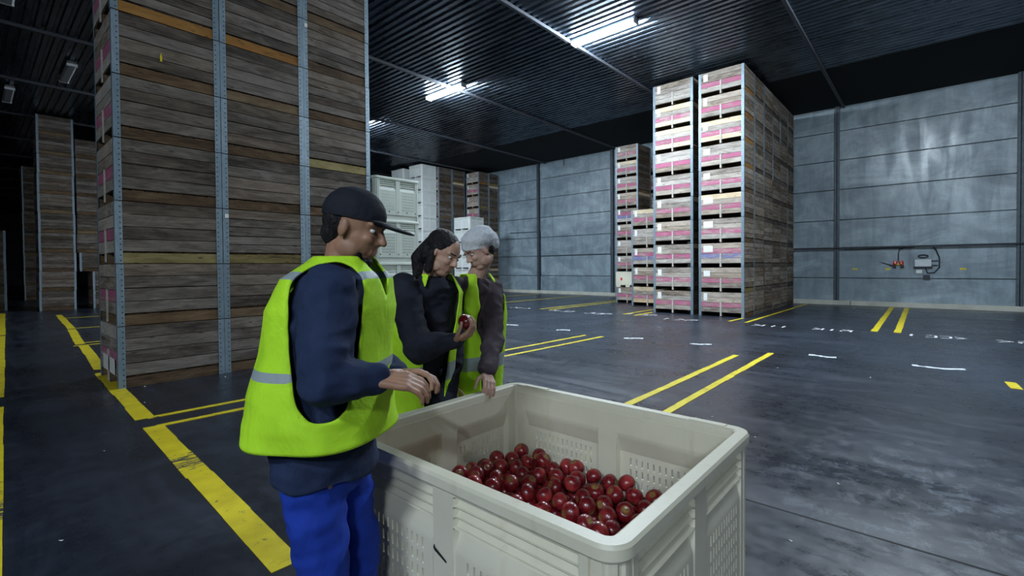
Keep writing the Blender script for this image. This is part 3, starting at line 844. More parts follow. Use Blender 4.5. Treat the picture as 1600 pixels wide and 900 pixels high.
def rest_z(x, y, base, L, R):
    z = base
    for (a, b, c) in L:
        d2 = (a-x)**2+(b-y)**2
        if d2 < (2*R)**2: z = max(z, c+sqrt((2*R)**2-d2))
    return z
# lower course (mostly hidden) then visible course
gy = ay0; row = 0
while gy <= ay1+1e-6:
    gx = ax0+(RA if row % 2 else 0)
    while gx <= ax1+1e-6:
        low.append((gx, gy, heap(gx, gy)-.098)); gx += 2*RA*1.02
    gy += 2*RA*.90; row += 1
cand = []
for _ in range(11000): cand.append((ar.uniform(ax0, ax1), ar.uniform(ay0, ay1)))
while len(placed) < 285 and cand:
    best = None
    for _ in range(36):
        if not cand: break
        x, y = cand.pop(); z = rest_z(x, y, -1, low+placed, RA*.985)-heap(x, y)
        if best is None or z < best[2]: best = (x, y, z)
    if best[2] < -.012: placed.append((best[0], best[1], best[2]+heap(best[0], best[1])))
# hidden fill under the visible apples
m = MB(); V = []; F_ = []
for (x, y, z) in low:
    b = len(V); me = AP[0]
    V += [(v.co.x+x, v.co.y+y, v.co.z+z) for v in me.vertices]; F_ += [tuple(b+i for i in p.vertices) for p in me.polygons]
me = bpy.data.meshes.new('apple_bed'); me.from_pydata(V, [], F_); me.materials.append(M['apple'])
for p in me.polygons: p.use_smooth = True
o = ob('apple_bed', me); tag(o, 'shaded layer of red apples beneath the top ones in the cream bin', 'apples', kind='stuff')
# the mass of fruit below, filling the bin down to its floor
V = []; F_ = []
n = 22
for zi, zfun in enumerate((lambda x, y: .118, lambda x, y: heap(x, y)-.142)):
    for i in range(n+1):
        for j in range(n+1):
            x = HX+.05+(1.07-.10)*i/n; y = HY+.05+(1.245-.10)*j/n; V.append((x, y, zfun(x, y)))
N1 = (n+1)**2
for i in range(n):
    for j in range(n):
        a = i*(n+1)+j; F_.append((a, a+1, a+n+2, a+n+1)); F_.append((N1+a, N1+a+n+1, N1+a+n+2, N1+a+1))
me = bpy.data.meshes.new('apple_mass'); me.from_pydata(V, [], F_); me.materials.append(M['apple'])
o = ob('apple_mass', me); tag(o, 'deep mass of red apples filling the lower part of the cream bin', 'apples', kind='stuff')
def add_apple(p, rot, mi, label, group, sc=1):
    o = ob('apple', AP[mi], None, p, rot); o.scale = (sc,)*3; tag(o, label, 'apple', group)
    ob('stem', STEM, o); ob('calyx', CALYX, o); return o
EXT = {max(range(len(placed)), key=lambda i: placed[i][2]): 'dark red apple sitting highest at the top of the heap in the cream bin',
       min(range(len(placed)), key=lambda i: placed[i][0]+placed[i][1]): 'dark red apple in the heap nearest the front corner of the cream bin',
       max(range(len(placed)), key=lambda i: placed[i][0]-placed[i][1]): 'dark red apple farthest right in the heap inside the cream bin',
       max(range(len(placed)), key=lambda i: placed[i][1]-placed[i][0]): 'dark red apple farthest left in the heap inside the cream bin'}
for i, (x, y, z) in enumerate(placed):
    tilt = ar.choice((ar.uniform(.2, .9), ar.uniform(.9, 1.9), ar.uniform(1.2, 2.2), ar.uniform(2.0, 2.9)))
    add_apple((x, y, z), (tilt, ar.uniform(-.5, .5), ar.uniform(0, 6.28)), i % 4, EXT.get(i, 'shiny dark red apple lying in the heap inside the cream plastic bin'), 'apples heaped in the cream bin', ar.uniform(.93, 1.02))

# ------------------------------------------------------------------ fittings on the far wall
def pipe(pts, r, name, label, cat='pipe', mat='conduit'):
    m = MB(); m.tube(pts, r, 8); return tag(m.build(name, M[mat], smooth=True), label, cat)
wx = XW-.03
pipe([(wx-.12, 3.9, 1.99), (wx-.12, -6.5, 1.97)], .032, 'conduit', 'dark conduit running across the far wall above the socket box')
pipe([(wx, 2.3, 1.93), (wx, .4, 1.95)], .014, 'cable', 'thin cable just under the conduit left of the socket box', 'cable')
pipe([(wx, 15.75, .96), (wx, 15.75, 3.3), (wx, 17.9, 3.33)], .02, 'conduit', 'thin conduit rising and turning on the far left wall panel')
pipe([(wx, 15.7, 1.99), (wx, 11.6, 2.01), (wx, 11.45, 1.92), (wx, 11.5, 1.85)], .018, 'conduit', 'thin conduit across the left wall panel ending in a loop')
pipe([(wx, 14.2, 6.95), (wx, 14.2, 6.62)], .02, 'drop_pipe', 'short pipe stub under the ceiling on the left wall panel')
m = MB(); m.box(wx-.05, 11.42, 1.95, wx+.02, 11.52, 2.35); tag(m.build('junction_box', M['conduit'], bevel=.008), 'small dark box on the wall left of the mixed stack', 'box')
e = empty('socket_box', (wx+.03, .19, 1.44), 0, 'pale grey electrical socket box on the far wall below the conduit', 'socket box')
m = MB(); m.box(-.14, -.20, -.11, 0, .20, .11); m.build('case', M['whitecase'], e, bevel=.03)
m = MB(); m.box(-.10, -.23, -.15, 0.0, .23, -.10); m.build('base_tray', M['conduit'], e, bevel=.01)
for z in (.075, -.07):
    m = MB(); m.box(-.06, -.36, z-.012, -.03, -.20, z+.012); m.build('cable_gland', M['conduit'], e)
m = MB(); m.box(-.03, .02, -.33, -.0, .17, -.22); tag(m.build('label_plate', M['paper'], e), 'white plate')
m = MB(); m.box(-.08, -.17, -.52, 0, .0, -.38); m.build('lower_socket', M['conduit'], e, bevel=.01)
m = MB(); pts = [(-.04, .12*cos(a*pi/8)*1.0, .22+.045*sin(a*pi/8)) for a in range(17)]; m.tube(pts, .018, 6); m.build('handle_ring', M['conduit'], e, smooth=True)
pipe([(wx-.1, -.06, 1.96), (wx-.02, -.12, 1.85), (wx, -.20, 1.6), (wx, -.20, 1.3), (wx, -.08, 1.13), (wx, .08, 1.12), (wx, .13, 1.28)], .018, 'cable', 'looping dark cable right of the socket box', 'cable')
pipe([(wx-.1, .60, 1.97), (wx-.02, .78, 1.9), (wx, .81, 1.75), (wx, .81, 1.52)], .016, 'cable', 'dark cable dropping from the conduit to the red sockets', 'cable')
e = empty('red_socket', (wx+.02, .81, 1.44), 0, 'red twin industrial socket hanging on the far wall left of the grey box', 'socket')
for s in (-1, 1):
    m = MB(); m.tube([(-.03, s*.07, .07), (-.05, s*.085, -.03), (-.07, s*.10, -.09)], [.055, .06, .05], 10); m.build('socket_body', M['redcase'], e, smooth=True)
    m = MB(); m.tube([(-.07, s*.10, -.09), (-.08, s*.105, -.13)], [.045, .05], 10); m.build('socket_cover', M['conduit'], e, smooth=True)
m = MB(); m.box(-.075, -.10, -.05, -.03, .10, -.02); m.build('yellow_band', M['yellow'], e)
m = MB(); m.tube([(-.05, .14, -.08), (-.04, .32, -.01), (-.02, .50, .06)], [.02, .014, .004], 6); m.build('cord_end', M['conduit'], e)
for (y, lb) in ((1.98, 'small yellow paint patch low on the wall, left of three'), (1.08, 'small yellow paint patch on the wall under the red socket'), (-.75, 'small yellow paint patch on the wall right of the socket box')):
    m = MB(); m.box(XW-.004, y-.07, 1.22, XW+.01, y+.07, 1.28); tag(m.build('paint_patch', M['yellow']), lb, 'paint patch')

# ------------------------------------------------------------------ people
def skin_mat(name, col):
    t = NT(name); g = t.node('ShaderNodeTexCoord').outputs['Object']; n = t.noise(g, 30, 4)
    c = t.mix(t.rampf(n, .3, .7), tuple(x*.85 for x in col), tuple(min(1, x*1.1) for x in col))
    t.b.inputs['Subsurface Weight'].default_value = .08; t.b.inputs['Subsurface Radius'].default_value = (.01, .004, .002)
    return t.fin(c, .5, 0, .4)
def cloth(name, col, rough=.85, scale=6, var=.25, bump=.5):
    t = NT(name); g = t.node('ShaderNodeTexCoord').outputs['Object']
    n = t.noise(t.mapping(g, (1, 1, .7)), scale, 4, .6, .5); w_ = t.noise(g, 250, 2)
    c = t.mix(t.rampf(n, .3, .7), tuple(x*(1-var) for x in col), tuple(min(1, x*(1+var)) for x in col))
    t.bump(t.math('ADD', n, t.math('MULTIPLY', w_, .05)), bump, .03)
    return t.fin(c, rough, 0, .25)
M['skin_a'] = skin_mat('skin_brown', (.36, .19, .12)); M['skin_b'] = skin_mat('skin_light', (.50, .29, .21)); M['skin_c'] = skin_mat('skin_pink', (.56, .34, .27))
M['navy'] = cloth('navy_jacket_cloth', (.018, .030, .075)); M['darkcloth'] = cloth('dark_jacket_cloth', (.018, .020, .032))
M['brownsleeve'] = cloth('dark_brown_cloth', (.055, .040, .050))
M['bluecloth'] = cloth('royal_blue_work_cloth', (.012, .045, .36), var=.2)
M['vest'] = cloth('fluorescent_yellow_green', (.50, .86, .03), .7, 7, .12, .5)
M['refl'] = cloth('grey_reflective_tape', (.34, .40, .42), .45, 20, .1, .1)
M['piping'] = cloth('grey_green_binding', (.22, .34, .10), .7)
M['hair'] = cloth('dark_hair', (.014, .012, .014), .55, 40, .4, .8)
M['cap'] = cloth('black_cap_cloth', (.012, .014, .022), .8)
M['boot'] = plain('black_boot', (.02, .02, .02), .5)
def net_mat():
    t = NT('white_hairnet_gauze'); g = t.node('ShaderNodeTexCoord').outputs['Object']
    n = t.noise(g, 60, 3); t.bump(t.noise(g, 22, 4), .6, .02)
    t.fin((.75, .78, .84, 1), .8); t.set(t.b, 'Alpha', t.math('ADD', .60, t.math('MULTIPLY', n, .35))); return t.m
M['net'] = net_mat()
M['eyewhite'] = plain('eye_white', (.7, .68, .66), .2); M['eyedark'] = plain('eye_iris', (.03, .02, .015), .15); M['lip'] = plain('lip_skin', (.42, .15, .13), .45)

class Blob:
    """collects closed primitives and fuses them into one continuous surface"""
    def __init__(s): s.v = []; s.f = []
    def grid(s, rings):
        b = len(s.v); n = len(rings[0])
        for r in rings: s.v += [tuple(p) for p in r]
        for i in range(len(rings)-1):
            for k in range(n):
                s.f.append((b+i*n+k, b+i*n+(k+1) % n, b+(i+1)*n+(k+1) % n, b+(i+1)*n+k))
        s.f.append(tuple(b+k for k in range(n))[::-1]); s.f.append(tuple(b+(len(rings)-1)*n+k for k in range(n)))
    def cap(s, p0, r0, p1, r1, n=14):
        p0, p1 = Vector(p0), Vector(p1); t = (p1-p0)
        if t.length < 1e-6: t = Vector((0, 0, 1e-3))
        t.normalize(); a = Vector((0, 0, 1)) if abs(t.z) < .9 else Vector((1, 0, 0))
        x = t.cross(a).normalized(); y = t.cross(x); rings = []
        for i in range(6):
            q = -pi/2+pi/2*i/5.0; q = max(q, -pi/2+.15); c_ = p0+t*r0*sin(q); r = r0*cos(q)
            rings.append([c_+(x*cos(2*pi*k/n)+y*sin(2*pi*k/n))*r for k in range(n)])
        for i in range(6):
            q = pi/2*i/5.0; q = min(q, pi/2-.15); c_ = p1+t*r1*sin(q); r = r1*cos(q)
            rings.append([c_+(x*cos(2*pi*k/n)+y*sin(2*pi*k/n))*r for k in range(n)])
        s.grid(rings)
    def chain(s, pts, rs):
        for i in range(len(pts)-1): s.cap(pts[i], rs[i], pts[i+1], rs[i+1])
    def ell(s, c, rad, fr=None, n=20):
        """ellipsoid; fr = (x, y, z) axes"""
        c = Vector(c); fr = fr or (Vector((1, 0, 0)), Vector((0, 1, 0)), Vector((0, 0, 1)))
        rings = []
        for i in range(1, 12):
            q = -pi/2+pi*i/12
            rings.append([c+fr[2]*rad[2]*sin(q)+(fr[0]*rad[0]*cos(2*pi*k/n)+fr[1]*rad[1]*sin(2*pi*k/n))*cos(q) for k in range(n)])
        s.grid(rings)
    def loft(s, secs, n=24):
        """secs: (centre, fwd axis, left axis, half depth, half width)"""
        rings = []
        for (c, f, l, hd, hw) in secs:
            rings.append([Vector(c)+f*hd*cos(2*pi*k/n)+l*hw*sin(2*pi*k/n) for k in range(n)])
        s.grid(rings)
    def build(s, name, mat, parent, voxel=.006, smooth=6, disp=0):
        me = bpy.data.meshes.new(name); me.from_pydata(s.v, [], s.f)
        bm = bmesh.new(); bm.from_mesh(me)
        # each closed shell outward
        bmesh.ops.recalc_face_normals(bm, faces=bm.faces); bm.to_mesh(me); bm.free()
        o = bpy.data.objects.new(name, me); COL.objects.link(o)
        r = o.modifiers.new('r', 'REMESH'); r.mode = 'VOXEL'; r.voxel_size = voxel; r.use_smooth_shade = True
        sm = o.modifiers.new('s', 'SMOOTH'); sm.factor = .5; sm.iterations = smooth
        dg = bpy.context.evaluated_depsgraph_get(); dg.update()
        new = bpy.data.meshes.new_from_object(o.evaluated_get(dg))
        o.modifiers.clear(); o.data = new
        if disp:
            nn = [v.normal.copy() for v in new.vertices]
            for v, q in zip(new.vertices, nn):
                p = v.co
                a = noise.noise(Vector((p.x*7, p.y*7, p.z*11+3)))+.5*noise.noise(Vector((p.x*17, p.y*17, p.z*24)))-.9*abs(noise.noise(Vector((p.x*9+5, p.y*9, p.z*19))))+.2
                v.co = p+q*a*disp
        new.materials.clear(); new.materials.append(mat)
        for p in new.polygons: p.use_smooth = True; p.material_index = 0
        if parent is not None:
            o.parent = parent; o.matrix_parent_inverse = Matrix.Translation(-parent.location)
        return o
def frame(f, up=(0, 0, 1)):
    f = Vector(f).normalized(); l = Vector(up).cross(f).normalized(); u = f.cross(l); return f, l, u
def head(B, c, fr, s=1.0):
    """skull, jaw, nose, ears fused into the body; c = centre of head, fr = forward, left, up"""
    f, l, u = fr; P = lambda a, b, d: c+(f*a+l*b+u*d)*s
    B.ell(P(-.012, 0, .030), (.094*s, .074*s, .088*s), fr)       # cranium
    B.ell(P(.018, 0, -.020), (.068*s, .062*s, .085*s), fr)       # face
    B.ell(P(.034, 0, -.082), (.040*s, .040*s, .028*s), fr)       # chin
    for k in (-1, 1):
        B.ell(P(.010, k*.045, -.060), (.042*s, .020*s, .034*s), fr)  # jaw corner
        B.ell(P(.060, k*.033, -.018), (.022*s, .020*s, .018*s), fr)  # cheek
        B.ell(P(-.004, k*.076, -.004), (.016*s, .008*s, .030*s), fr)  # ear
        B.cap(P(.078, k*.014, .026), .0085*s, P(.066, k*.046, .028), .008*s)  # brow
        B.ell(P(.084, k*.011, -.024), (.012*s, .009*s, .008*s), fr)
    B.cap(P(.080, 0, .018), .008*s, P(.101, 0, -.018), .011*s)   # nose
    B.cap(P(.077, -.016, -.050), .0065*s, P(.077, .016, -.050), .0065*s)  # lips
    B.cap(P(.075, -.013, -.061), .0075*s, P(.075, .013, -.061), .0075*s)
def face_bits(parent, c, fr, s=1.0):
    f, l, u = fr; P = lambda a, b, d: c+(f*a+l*b+u*d)*s
    for k in (-1, 1):
        b = Blob(); b.ell(P(.0690, k*.031, .010), (.010*s, .012*s, .0070*s), fr, 12); b.build('eye', M['eyewhite'], parent, .0025, 1)
        b = Blob(); b.ell(P(.0775, k*.0315, .008), (.0035*s, .0055*s, .0058*s), fr, 12); b.build('iris', M['eyedark'], parent, .0015, 1)
        b = Blob(); b.cap(P(.086, k*.016, .032), .004*s, P(.074, k*.048, .034), .003*s); b.build('eyebrow', M['hair'], parent, .002, 1)
    b = Blob(); b.cap(P(.0795, -.017, -.055), .003*s, P(.0795, .017, -.055), .003*s); b.build('mouth', M['lip'], parent, .0018, 1)
def hand(B, wrist, d, n, side, curl=.6, s=1.0, spread=.06, thumb=None):
    """wrist point, d direction of fingers, n palm normal (out of palm), side +1 when the thumb lies towards n x d"""
    d = Vector(d).normalized(); n = (Vector(n)-d*Vector(n).dot(d)).normalized(); x = n.cross(d)*side
    w_ = Vector(wrist)
    for i in range(4):
        o = (1.5-i)*.0195*s
        B.cap(w_+x*o*.6+d*.012*s, .014*s, w_+x*o+d*.085*s, .0115*s)
    B.cap(w_+x*.018*s+d*.02*s, .016*s, w_+x*.03*s+d*.045*s, .014*s)
    L = [(.040, .025, .020), (.045, .029, .021), (.042, .027, .020), (.033, .021, .018)]
    for i in range(4):
        o = (1.5-i)*.0195*s; p = w_+x*o+d*.086*s; a = 0; dr = (d+x*(1.5-i)*spread).normalized(); r = .0092*s if i < 3 else .0082*s
        for k, seg in enumerate(L[i]):
            a += curl*(.75 if k == 0 else 1.0)
            q = p+(dr*cos(a)+n*sin(a))*seg*s; B.cap(p, r, q, r*.93); p = q; r *= .94
    # thumb
    p = w_+x*.030*s+d*.030*s; t1 = (x*.8+d*.75+n*.35).normalized(); q = p+t1*.042*s; B.cap(p, .0125*s, q, .0105*s)
    t2 = (x*.15+d*.85+n*(.35+.4*curl)).normalized(); r_ = q+t2*.032*s; B.cap(q, .0105*s, r_, .0095*s); B.cap(r_, .0095*s, r_+(t2*.8+n*.5).normalized()*.022*s, .008*s)

def vest(parent, secs, arms, open_f=None, n=96, mm=9, stripe=None, name='vest', thick=.006, piping=True, edges=()):
    """sleeveless vest lofted round the torso; secs from hem to shoulder; faces inside an arm capsule are left out"""
    # resample sections smoothly
    R = []
    for i in range(len(secs)-1):
        for k in range(mm):
            t = k/mm; t2 = t*t*(3-2*t) if False else t
            a, b = secs[i], secs[i+1]
            R.append((Vector(a[0]).lerp(Vector(b[0]), t2), a[1].lerp(b[1], t2).normalized(), a[2].lerp(b[2], t2).normalized(), a[3]+(b[3]-a[3])*t2, a[4]+(b[4]-a[4])*t2, i+t))
    a = secs[-1]; R.append((Vector(a[0]), a[1], a[2], a[3], a[4], len(secs)-1))
    V = []; F_ = []; MI = []
    for ri, (c, f, l, hd, hw, t) in enumerate(R):
        for k in range(n):
            q = 2*pi*k/n
            e = 2.4
            cx, sx = cos(q), sin(q)
            rr = (abs(cx)**e+abs(sx)**e)**(-1/e)
            wv = 1+.025*sin(q*5+t*2.1)*max(0, 1-t*.5)+.015*noise.noise(Vector((q*2, t*2, 1.7)))
            V.append(c+f*hd*cx*rr*wv+l*hw*sx*rr*wv)
    for i in range(len(R)-1):
        for k in range(n):
            a_, b_ = i*n+k, i*n+(k+1) % n; F = (a_, b_, b_+n, a_+n)
            c = (V[F[0]]+V[F[1]]+V[F[2]]+V[F[3]])/4; q = 2*pi*(k+.5)/n; t = R[i][5]
            skip = False
            for (p0, p1, r) in arms:
                ab = p1-p0; s_ = max(-.05, min(1.2, (c-p0).dot(ab)/ab.length_squared)); d_ = (c-(p0+ab*s_)).length
                if d_ < r: skip = True
            if open_f is not None:
                qa = q if q < pi else q-2*pi
                if abs(qa) < open_f(t): skip = True
            if skip: continue
            mi = 0
            if stripe and any(s0 <= t <= s1 for s0, s1 in stripe): mi = 1
            F_.append(F); MI.append(mi)
    me = bpy.data.meshes.new(name); me.from_pydata([tuple(v) for v in V], [], F_)
    me.materials.append(M['vest']); me.materials.append(M['refl'])
    for p, mi in zip(me.polygons, MI): p.material_index = mi; p.use_smooth = True
    bm = bmesh.new(); bm.from_mesh(me); loose = [v for v in bm.verts if not v.link_faces]; bmesh.ops.delete(bm, geom=loose, context='VERTS')
    # relax ragged openings
    bv = [v for v in bm.verts if any(len(e.link_faces) == 1 for e in v.link_edges)]
    for _ in range(6):
        new = {}
        for v in bv:
            nb = [e.other_vert(v) for e in v.link_edges if len(e.link_faces) == 1]
            if len(nb) == 2: new[v] = v.co*.5+(nb[0].co+nb[1].co)*.25
        for v, c in new.items(): v.co = c
    bmesh.ops.recalc_face_normals(bm, faces=bm.faces); bm.to_mesh(me); bm.free()
    o = bpy.data.objects.new(name, me); COL.objects.link(o)
    so = o.modifiers.new('s', 'SOLIDIFY'); so.thickness = thick; so.offset = 0
    o.parent = parent; o.matrix_parent_inverse = Matrix.Translation(-parent.location)
    return o

def person(name, label, J, body_f, skin, trouser, jacket, sleeve, head_f, head_up, hands, sc=1.0, widths=None, voxel=.0045):
    """J: joints in world space"""
    root = empty(name, (J['hip'].x, J['hip'].y, 0), 0, label, 'person')
    f, l, u = frame(body_f)
    B = Blob(); hf = frame(head_f, head_up)
    head(B, J['head'], hf, sc)
    B.chain([J['neck'], J['head']-hf[2]*.05-hf[0]*.02], [.058*sc, .055*sc])
    B.chain([J['hip'], J['waist'], J['chest'], J['neck']], [.115, .105, .12, .055])
    for s in ('r', 'l'):
        B.chain([J['chest']+(J['sh_'+s]-J['chest'])*.5, J['sh_'+s], J['el_'+s], J['wr_'+s]], [.07, .052, .040, .026])
        h = hands[s]; hand(B, J['wr_'+s], h['d'], h['n'], h['side'], h.get('curl', .6), sc*.98)
        B.chain([J['hip'], J['hp_'+s], J['kn_'+s], J['an_'+s]], [.10, .085, .055, .04])
        B.cap(J['an_'+s], .04, J['an_'+s]+f*.12+Vector((0, 0, -.045)), .03)
    b = B.build('body', skin, root, voxel, 3)
    face_bits(root, J['head'], hf, sc)
    # trousers
    B = Blob()
    B.loft([(J['hip']+Vector((0, 0, .10)), f, l, .115, .155), (J['hip'], f, l, .125, .17), (J['hip']-Vector((0, 0, .10)), f, l, .11, .16)])
    for s in ('r', 'l'): B.chain([J['hp_'+s], J['kn_'+s], J['an_'+s]+Vector((0, 0, .02))], [.092, .074, .068])
    B.build('trousers', trouser, root, .009, 4, .012)
    for s in ('r', 'l'):
        B = Blob(); a = J['an_'+s]; g = Vector((a.x, a.y, .045))
        B.cap(g-f*.05, .043, g+f*.15, .040); B.cap(a, .05, g, .045); B.build('boot', M['boot'], root, .008, 3)
    # jacket body with sleeves
    B = Blob()
    B.loft([(J['hip']-Vector((0, 0, .05)), f, l, .145, .19), (J['waist'], f, l, .145, .185), (J['chest'], f, l, .145, .20), (J['neck']-(J['neck']-J['chest'])*.25, f, l, .105, .17), (J['neck'], f, l, .07, .08), (J['neck']+hf[2]*.015, f, l, .062, .065)])
    for s in ('r', 'l'):
        w0 = J['wr_'+s]-(J['wr_'+s]-J['el_'+s])*.10
        B.chain([J['chest']+(J['sh_'+s]-J['chest'])*.6+Vector((0, 0, .0)), J['sh_'+s], J['sh_'+s].lerp(J['el_'+s], .5), J['el_'+s], J['el_'+s].lerp(w0, .6), w0], [.095, .083, .074, .068, .056, .043])
        B.cap(w0, .045, w0+(w0-J['el_'+s]).normalized()*.012, .044)
    B.build('jacket', jacket, root, .007, 3, .015)
    return root, hf

RH = Vector((Rv0.x, Rv0.y, 0)); FH = Vector((cos(YAW), sin(YAW), 0)); Z = Vector((0, 0, 1))
# --- man in the cap at the left corner of the bin
J = dict(hip=px(512, 705, 1.50), waist=px(506, 610, 1.50), chest=px(520, 495, 1.50), neck=px(535, 415, 1.50), head=px(556, 358, 1.50),
         sh_r=px(512, 462, 1.335), el_r=px(508, 590, 1.26), wr_r=px(588, 592, 1.30),
         sh_l=px(548, 447, 1.66), el_l=px(566, 560, 1.70), wr_l=px(622, 585, 1.55))
fb = (RH*.98-FH*.12).normalized()
f, l, u = frame(fb)
hp = J['hip']
J['hp_r'] = hp-l*.085-Z*.06; J['hp_l'] = hp+l*.085-Z*.06
J['kn_r'] = Vector((hp.x, hp.y, .47))-l*.09+f*.03; J['kn_l'] = Vector((hp.x, hp.y, .47))+l*.09+f*.05
J['an_r'] = Vector((hp.x, hp.y, .08))-l*.10-f*.01; J['an_l'] = Vector((hp.x, hp.y, .08))+l*.10+f*.03
hands = dict(r=dict(d=RH*.95-Z*.12+FH*.15, n=FH*.35-Z*.85, side=-1, curl=.5), l=dict(d=RH+Z*.1-FH*.2, n=-FH*.3-Z*.8, side=1, curl=.6))
p1, hf = person('person', 'person in dark cap, navy jacket and lime vest bending over the cream bin', J, fb, M['skin_a'], M['bluecloth'], M['navy'], None,
                RH*.93-Z*.30-FH*.12, Z+RH*.3, hands)
c, s_ = J['head'], 1.0
P = lambda a, b, d: c+hf[0]*a+hf[1]*b+hf[2]*d
B = Blob(); B.ell(P(-.018, 0, .042), (.103, .084, .088), hf); B.ell(P(-.02, 0, .095), (.075, .065, .03), hf)
cap_o = B.build('cap', M['cap'], p1, .005, 3)
# trim cap below brow line
bm = bmesh.new(); bm.from_mesh(cap_o.data)
off = cap_o.matrix_parent_inverse.translation
bmesh.ops.bisect_plane(bm, geom=bm.verts[:]+bm.edges[:]+bm.faces[:], plane_co=P(0, 0, .030), plane_no=(hf[2]+hf[0]*-.12), clear_inner=True)
bm.to_mesh(cap_o.data); bm.free()
B = Blob(); B.ell(P(.125, 0, .036), (.062, .066, .007), (hf[0], hf[1], hf[2])); B.ell(P(.09, 0, .040), (.04, .072, .007), hf); B.build('cap_brim', M['cap'], p1, .003, 2)
B = Blob()
B.ell(P(-.040, 0, .015), (.068, .079, .065), hf); B.ell(P(-.052, 0, -.03), (.050, .066, .05), hf); B.build('hair', M['hair'], p1, .004, 2, .003)
B = Blob(); B.ell(P(.036, 0, -.088), (.045, .044, .028), hf)
for k in (-1, 1): B.ell(P(.030, k*.034, -.070), (.032, .020, .026), hf)
B.build('dark_jaw', M['hair'], p1, .004, 2, .003)  # dark pieces over chin and jaw
def mid(a, b, t): return a+(b-a)*t
vs = [(px(508, 668, 1.50), f, l, .205, .235), (px(508, 635, 1.50), f, l, .20, .23), (px(508, 600, 1.50), f, l, .19, .225), (px(516, 540, 1.50), f, l, .172, .215),
      (px(524, 480, 1.50), f, l, .170, .215), (px(531, 435, 1.50), f, l, .145, .19), (px(536, 412, 1.50), f, l, .10, .115), (px(538, 402, 1.50), f, l, .085, .085)]
vest(p1, vs, [(J['sh_r'], J['el_r'], .100), (J['sh_l'], J['el_l'], .100)], open_f=lambda t: .0 if t < 4.2 else .25*(t-4.2), stripe=((2.35, 2.65), (5.0, 5.35)))

# --- dark haired person with an apple behind the bin
J = dict(hip=px(648, 690, 2.68), waist=px(648, 600, 2.66), chest=px(662, 500, 2.58), neck=px(676, 434, 2.52), head=px(693, 398, 2.46),
         sh_r=px(632, 450, 2.42), el_r=px(652, 545, 2.30), wr_r=px(709, 534, 2.20),
         sh_l=px(697, 452, 2.70), el_l=px(708, 545, 2.75), wr_l=px(700, 622, 2.62))
fb = (RH*.70-FH*.70).normalized(); f, l, u = frame(fb); hp = J['hip']
J['hp_r'] = hp-l*.08-Z*.05; J['hp_l'] = hp+l*.08-Z*.05
J['kn_r'] = Vector((hp.x, hp.y, .45))-l*.09+f*.03; J['kn_l'] = Vector((hp.x, hp.y, .45))+l*.09+f*.03
J['an_r'] = Vector((hp.x, hp.y, .08))-l*.10-f*.02; J['an_l'] = Vector((hp.x, hp.y, .08))+l*.10
hands = dict(r=dict(d=RH*.80+Z*.42-FH*.15, n=Z*.85-RH*.35+FH*.30, side=-1, curl=.66), l=dict(d=-Z+f*.4, n=-l, side=1, curl=.4))
p2, hf = person('person', 'person with dark hair and lime vest holding up a red apple behind the bin', J, fb, M['skin_b'], M['bluecloth'], M['darkcloth'], None,
                RH*.72-FH*.45-Z*.42, Z+RH*.35, hands, sc=.96)
c = J['head']; P = lambda a, b, d: c+(hf[0]*a+hf[1]*b+hf[2]*d)*.96
B = Blob(); B.ell(P(-.030, 0, .046), (.094, .086, .082), hf); B.ell(P(-.070, 0, -.01), (.050, .078, .085), hf)
B.cap(P(-.02, .078, .02), .018, P(.01, .076, -.10), .022); B.cap(P(-.02, -.078, .02), .018, P(.01, -.076, -.10), .022)
B.cap(P(-.115, 0, .02), .032, P(-.14, 0, -.09), .042); B.cap(P(-.14, 0, -.09), .042, P(-.10, 0, -.17), .026)
B.build('hair', M['hair'], p2, .005, 2, .005)
vs = [(px(650, 672, 2.67), f, l, .185, .225), (px(650, 610, 2.66), f, l, .175, .215), (px(655, 550, 2.62), f, l, .165, .205), (px(662, 500, 2.58), f, l, .165, .205),
      (px(669, 458, 2.54), f, l, .145, .19), (px(675, 436, 2.52), f, l, .10, .12), (px(677, 428, 2.51), f, l, .085, .09)]
vest(p2, vs, [(J['sh_r'], J['el_r'], .105), (J['sh_l'], J['el_l'], .105)], open_f=lambda t: .22+.10*t, stripe=((1.3, 1.75),))
# apple in the raised hand
ha = J['wr_r']+(RH*.75+Z*.55).normalized()*.095+(FH*.75+RH*.3+Z*.2).normalized()*.050
dd = (RH*.80+Z*.42-FH*.15).normalized(); nn = (Z*.85-RH*.35+FH*.30); nn = (nn-dd*nn.dot(dd)).normalized()
add_apple(tuple(J['wr_r']+dd*.092+nn*.054), (.4, .3, 0), 1, 'red apple held up in the hand of the dark haired worker', None)

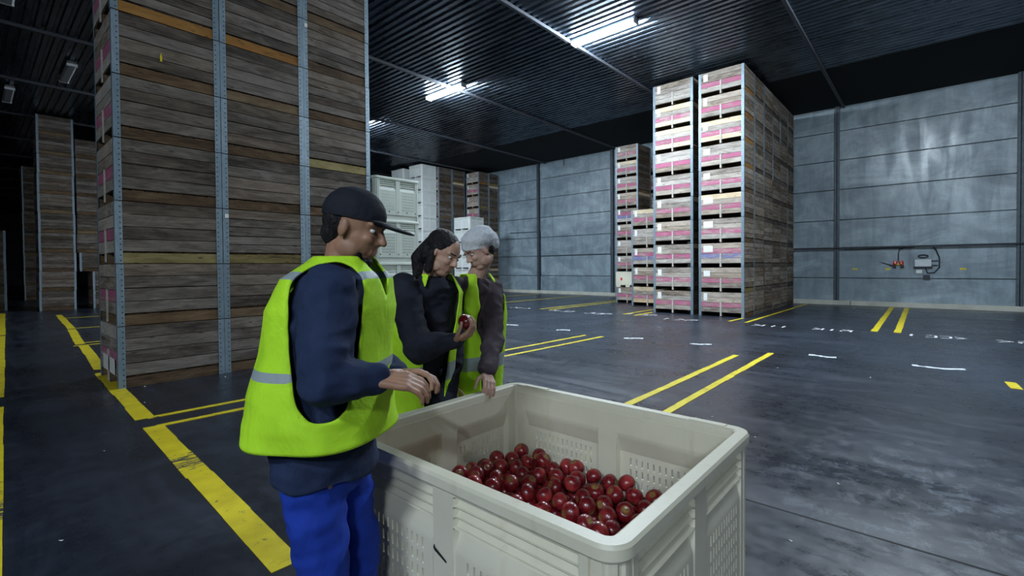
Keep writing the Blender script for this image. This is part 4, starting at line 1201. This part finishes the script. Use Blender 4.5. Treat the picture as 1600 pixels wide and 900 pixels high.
# --- person in the hairnet leaning a hand on the rim
J = dict(hip=px(730, 665, 3.22), waist=px(732, 585, 3.20), chest=px(742, 495, 3.14), neck=px(742, 436, 3.08), head=px(748, 393, 3.02),
         sh_r=px(712, 452, 3.0), el_r=px(702, 540, 3.0), wr_r=px(706, 600, 2.95),
         sh_l=px(766, 452, 3.16), el_l=px(770, 528, 2.90), wr_l=px(761, 584, 2.63))
fb = (RH*.70-FH*.72).normalized(); f, l, u = frame(fb); hp = J['hip']
J['hp_r'] = hp-l*.08-Z*.05; J['hp_l'] = hp+l*.08-Z*.05
J['kn_r'] = Vector((hp.x, hp.y, .45))-l*.09+f*.03; J['kn_l'] = Vector((hp.x, hp.y, .45))+l*.09+f*.03
J['an_r'] = Vector((hp.x, hp.y, .08))-l*.10-f*.02; J['an_l'] = Vector((hp.x, hp.y, .08))+l*.10
hands = dict(r=dict(d=-Z+f*.3, n=l, side=-1, curl=.4), l=dict(d=(px(767, 608, 2.50)-J['wr_l']).normalized(), n=-Z*.6-FH*.6, side=1, curl=.5))
p3, hf = person('person', 'person in white hairnet and lime vest resting a hand on the bin rim', J, fb, M['skin_c'], M['bluecloth'], M['brownsleeve'], None,
                -RH*.62-FH*.45-Z*.42, Z-RH*.2, hands, sc=1.0)
c = J['head']; P = lambda a, b, d: c+hf[0]*a+hf[1]*b+hf[2]*d
B = Blob(); B.ell(P(-.035, 0, .060), (.120, .108, .092), hf); B.ell(P(-.095, 0, .03), (.070, .092, .080), hf)
net = B.build('hairnet', M['net'], p3, .006, 3, .010)
bm = bmesh.new(); bm.from_mesh(net.data)
bmesh.ops.bisect_plane(bm, geom=bm.verts[:]+bm.edges[:]+bm.faces[:], plane_co=P(.07, 0, .040), plane_no=(hf[2]-hf[0]*.45).normalized(), clear_inner=True)
bm.to_mesh(net.data); bm.free()
B = Blob(); B.ell(P(-.022, 0, .040), (.090, .080, .075), hf); B.ell(P(-.06, 0, -.01), (.045, .072, .06), hf); B.build('hair', M['hair'], p3, .005, 2, .003)
vs = [(px(732, 640, 3.21), f, l, .19, .23), (px(734, 590, 3.19), f, l, .185, .225), (px(739, 530, 3.16), f, l, .175, .22), (px(742, 490, 3.14), f, l, .175, .22),
      (px(743, 456, 3.11), f, l, .15, .20), (px(743, 436, 3.08), f, l, .10, .12), (px(743, 428, 3.07), f, l, .085, .09)]
vest(p3, vs, [(J['sh_r'], J['el_r'], .10), (J['sh_l'], J['el_l'], .10)], open_f=lambda t: .18+.07*t, stripe=((1.3, 1.6),))
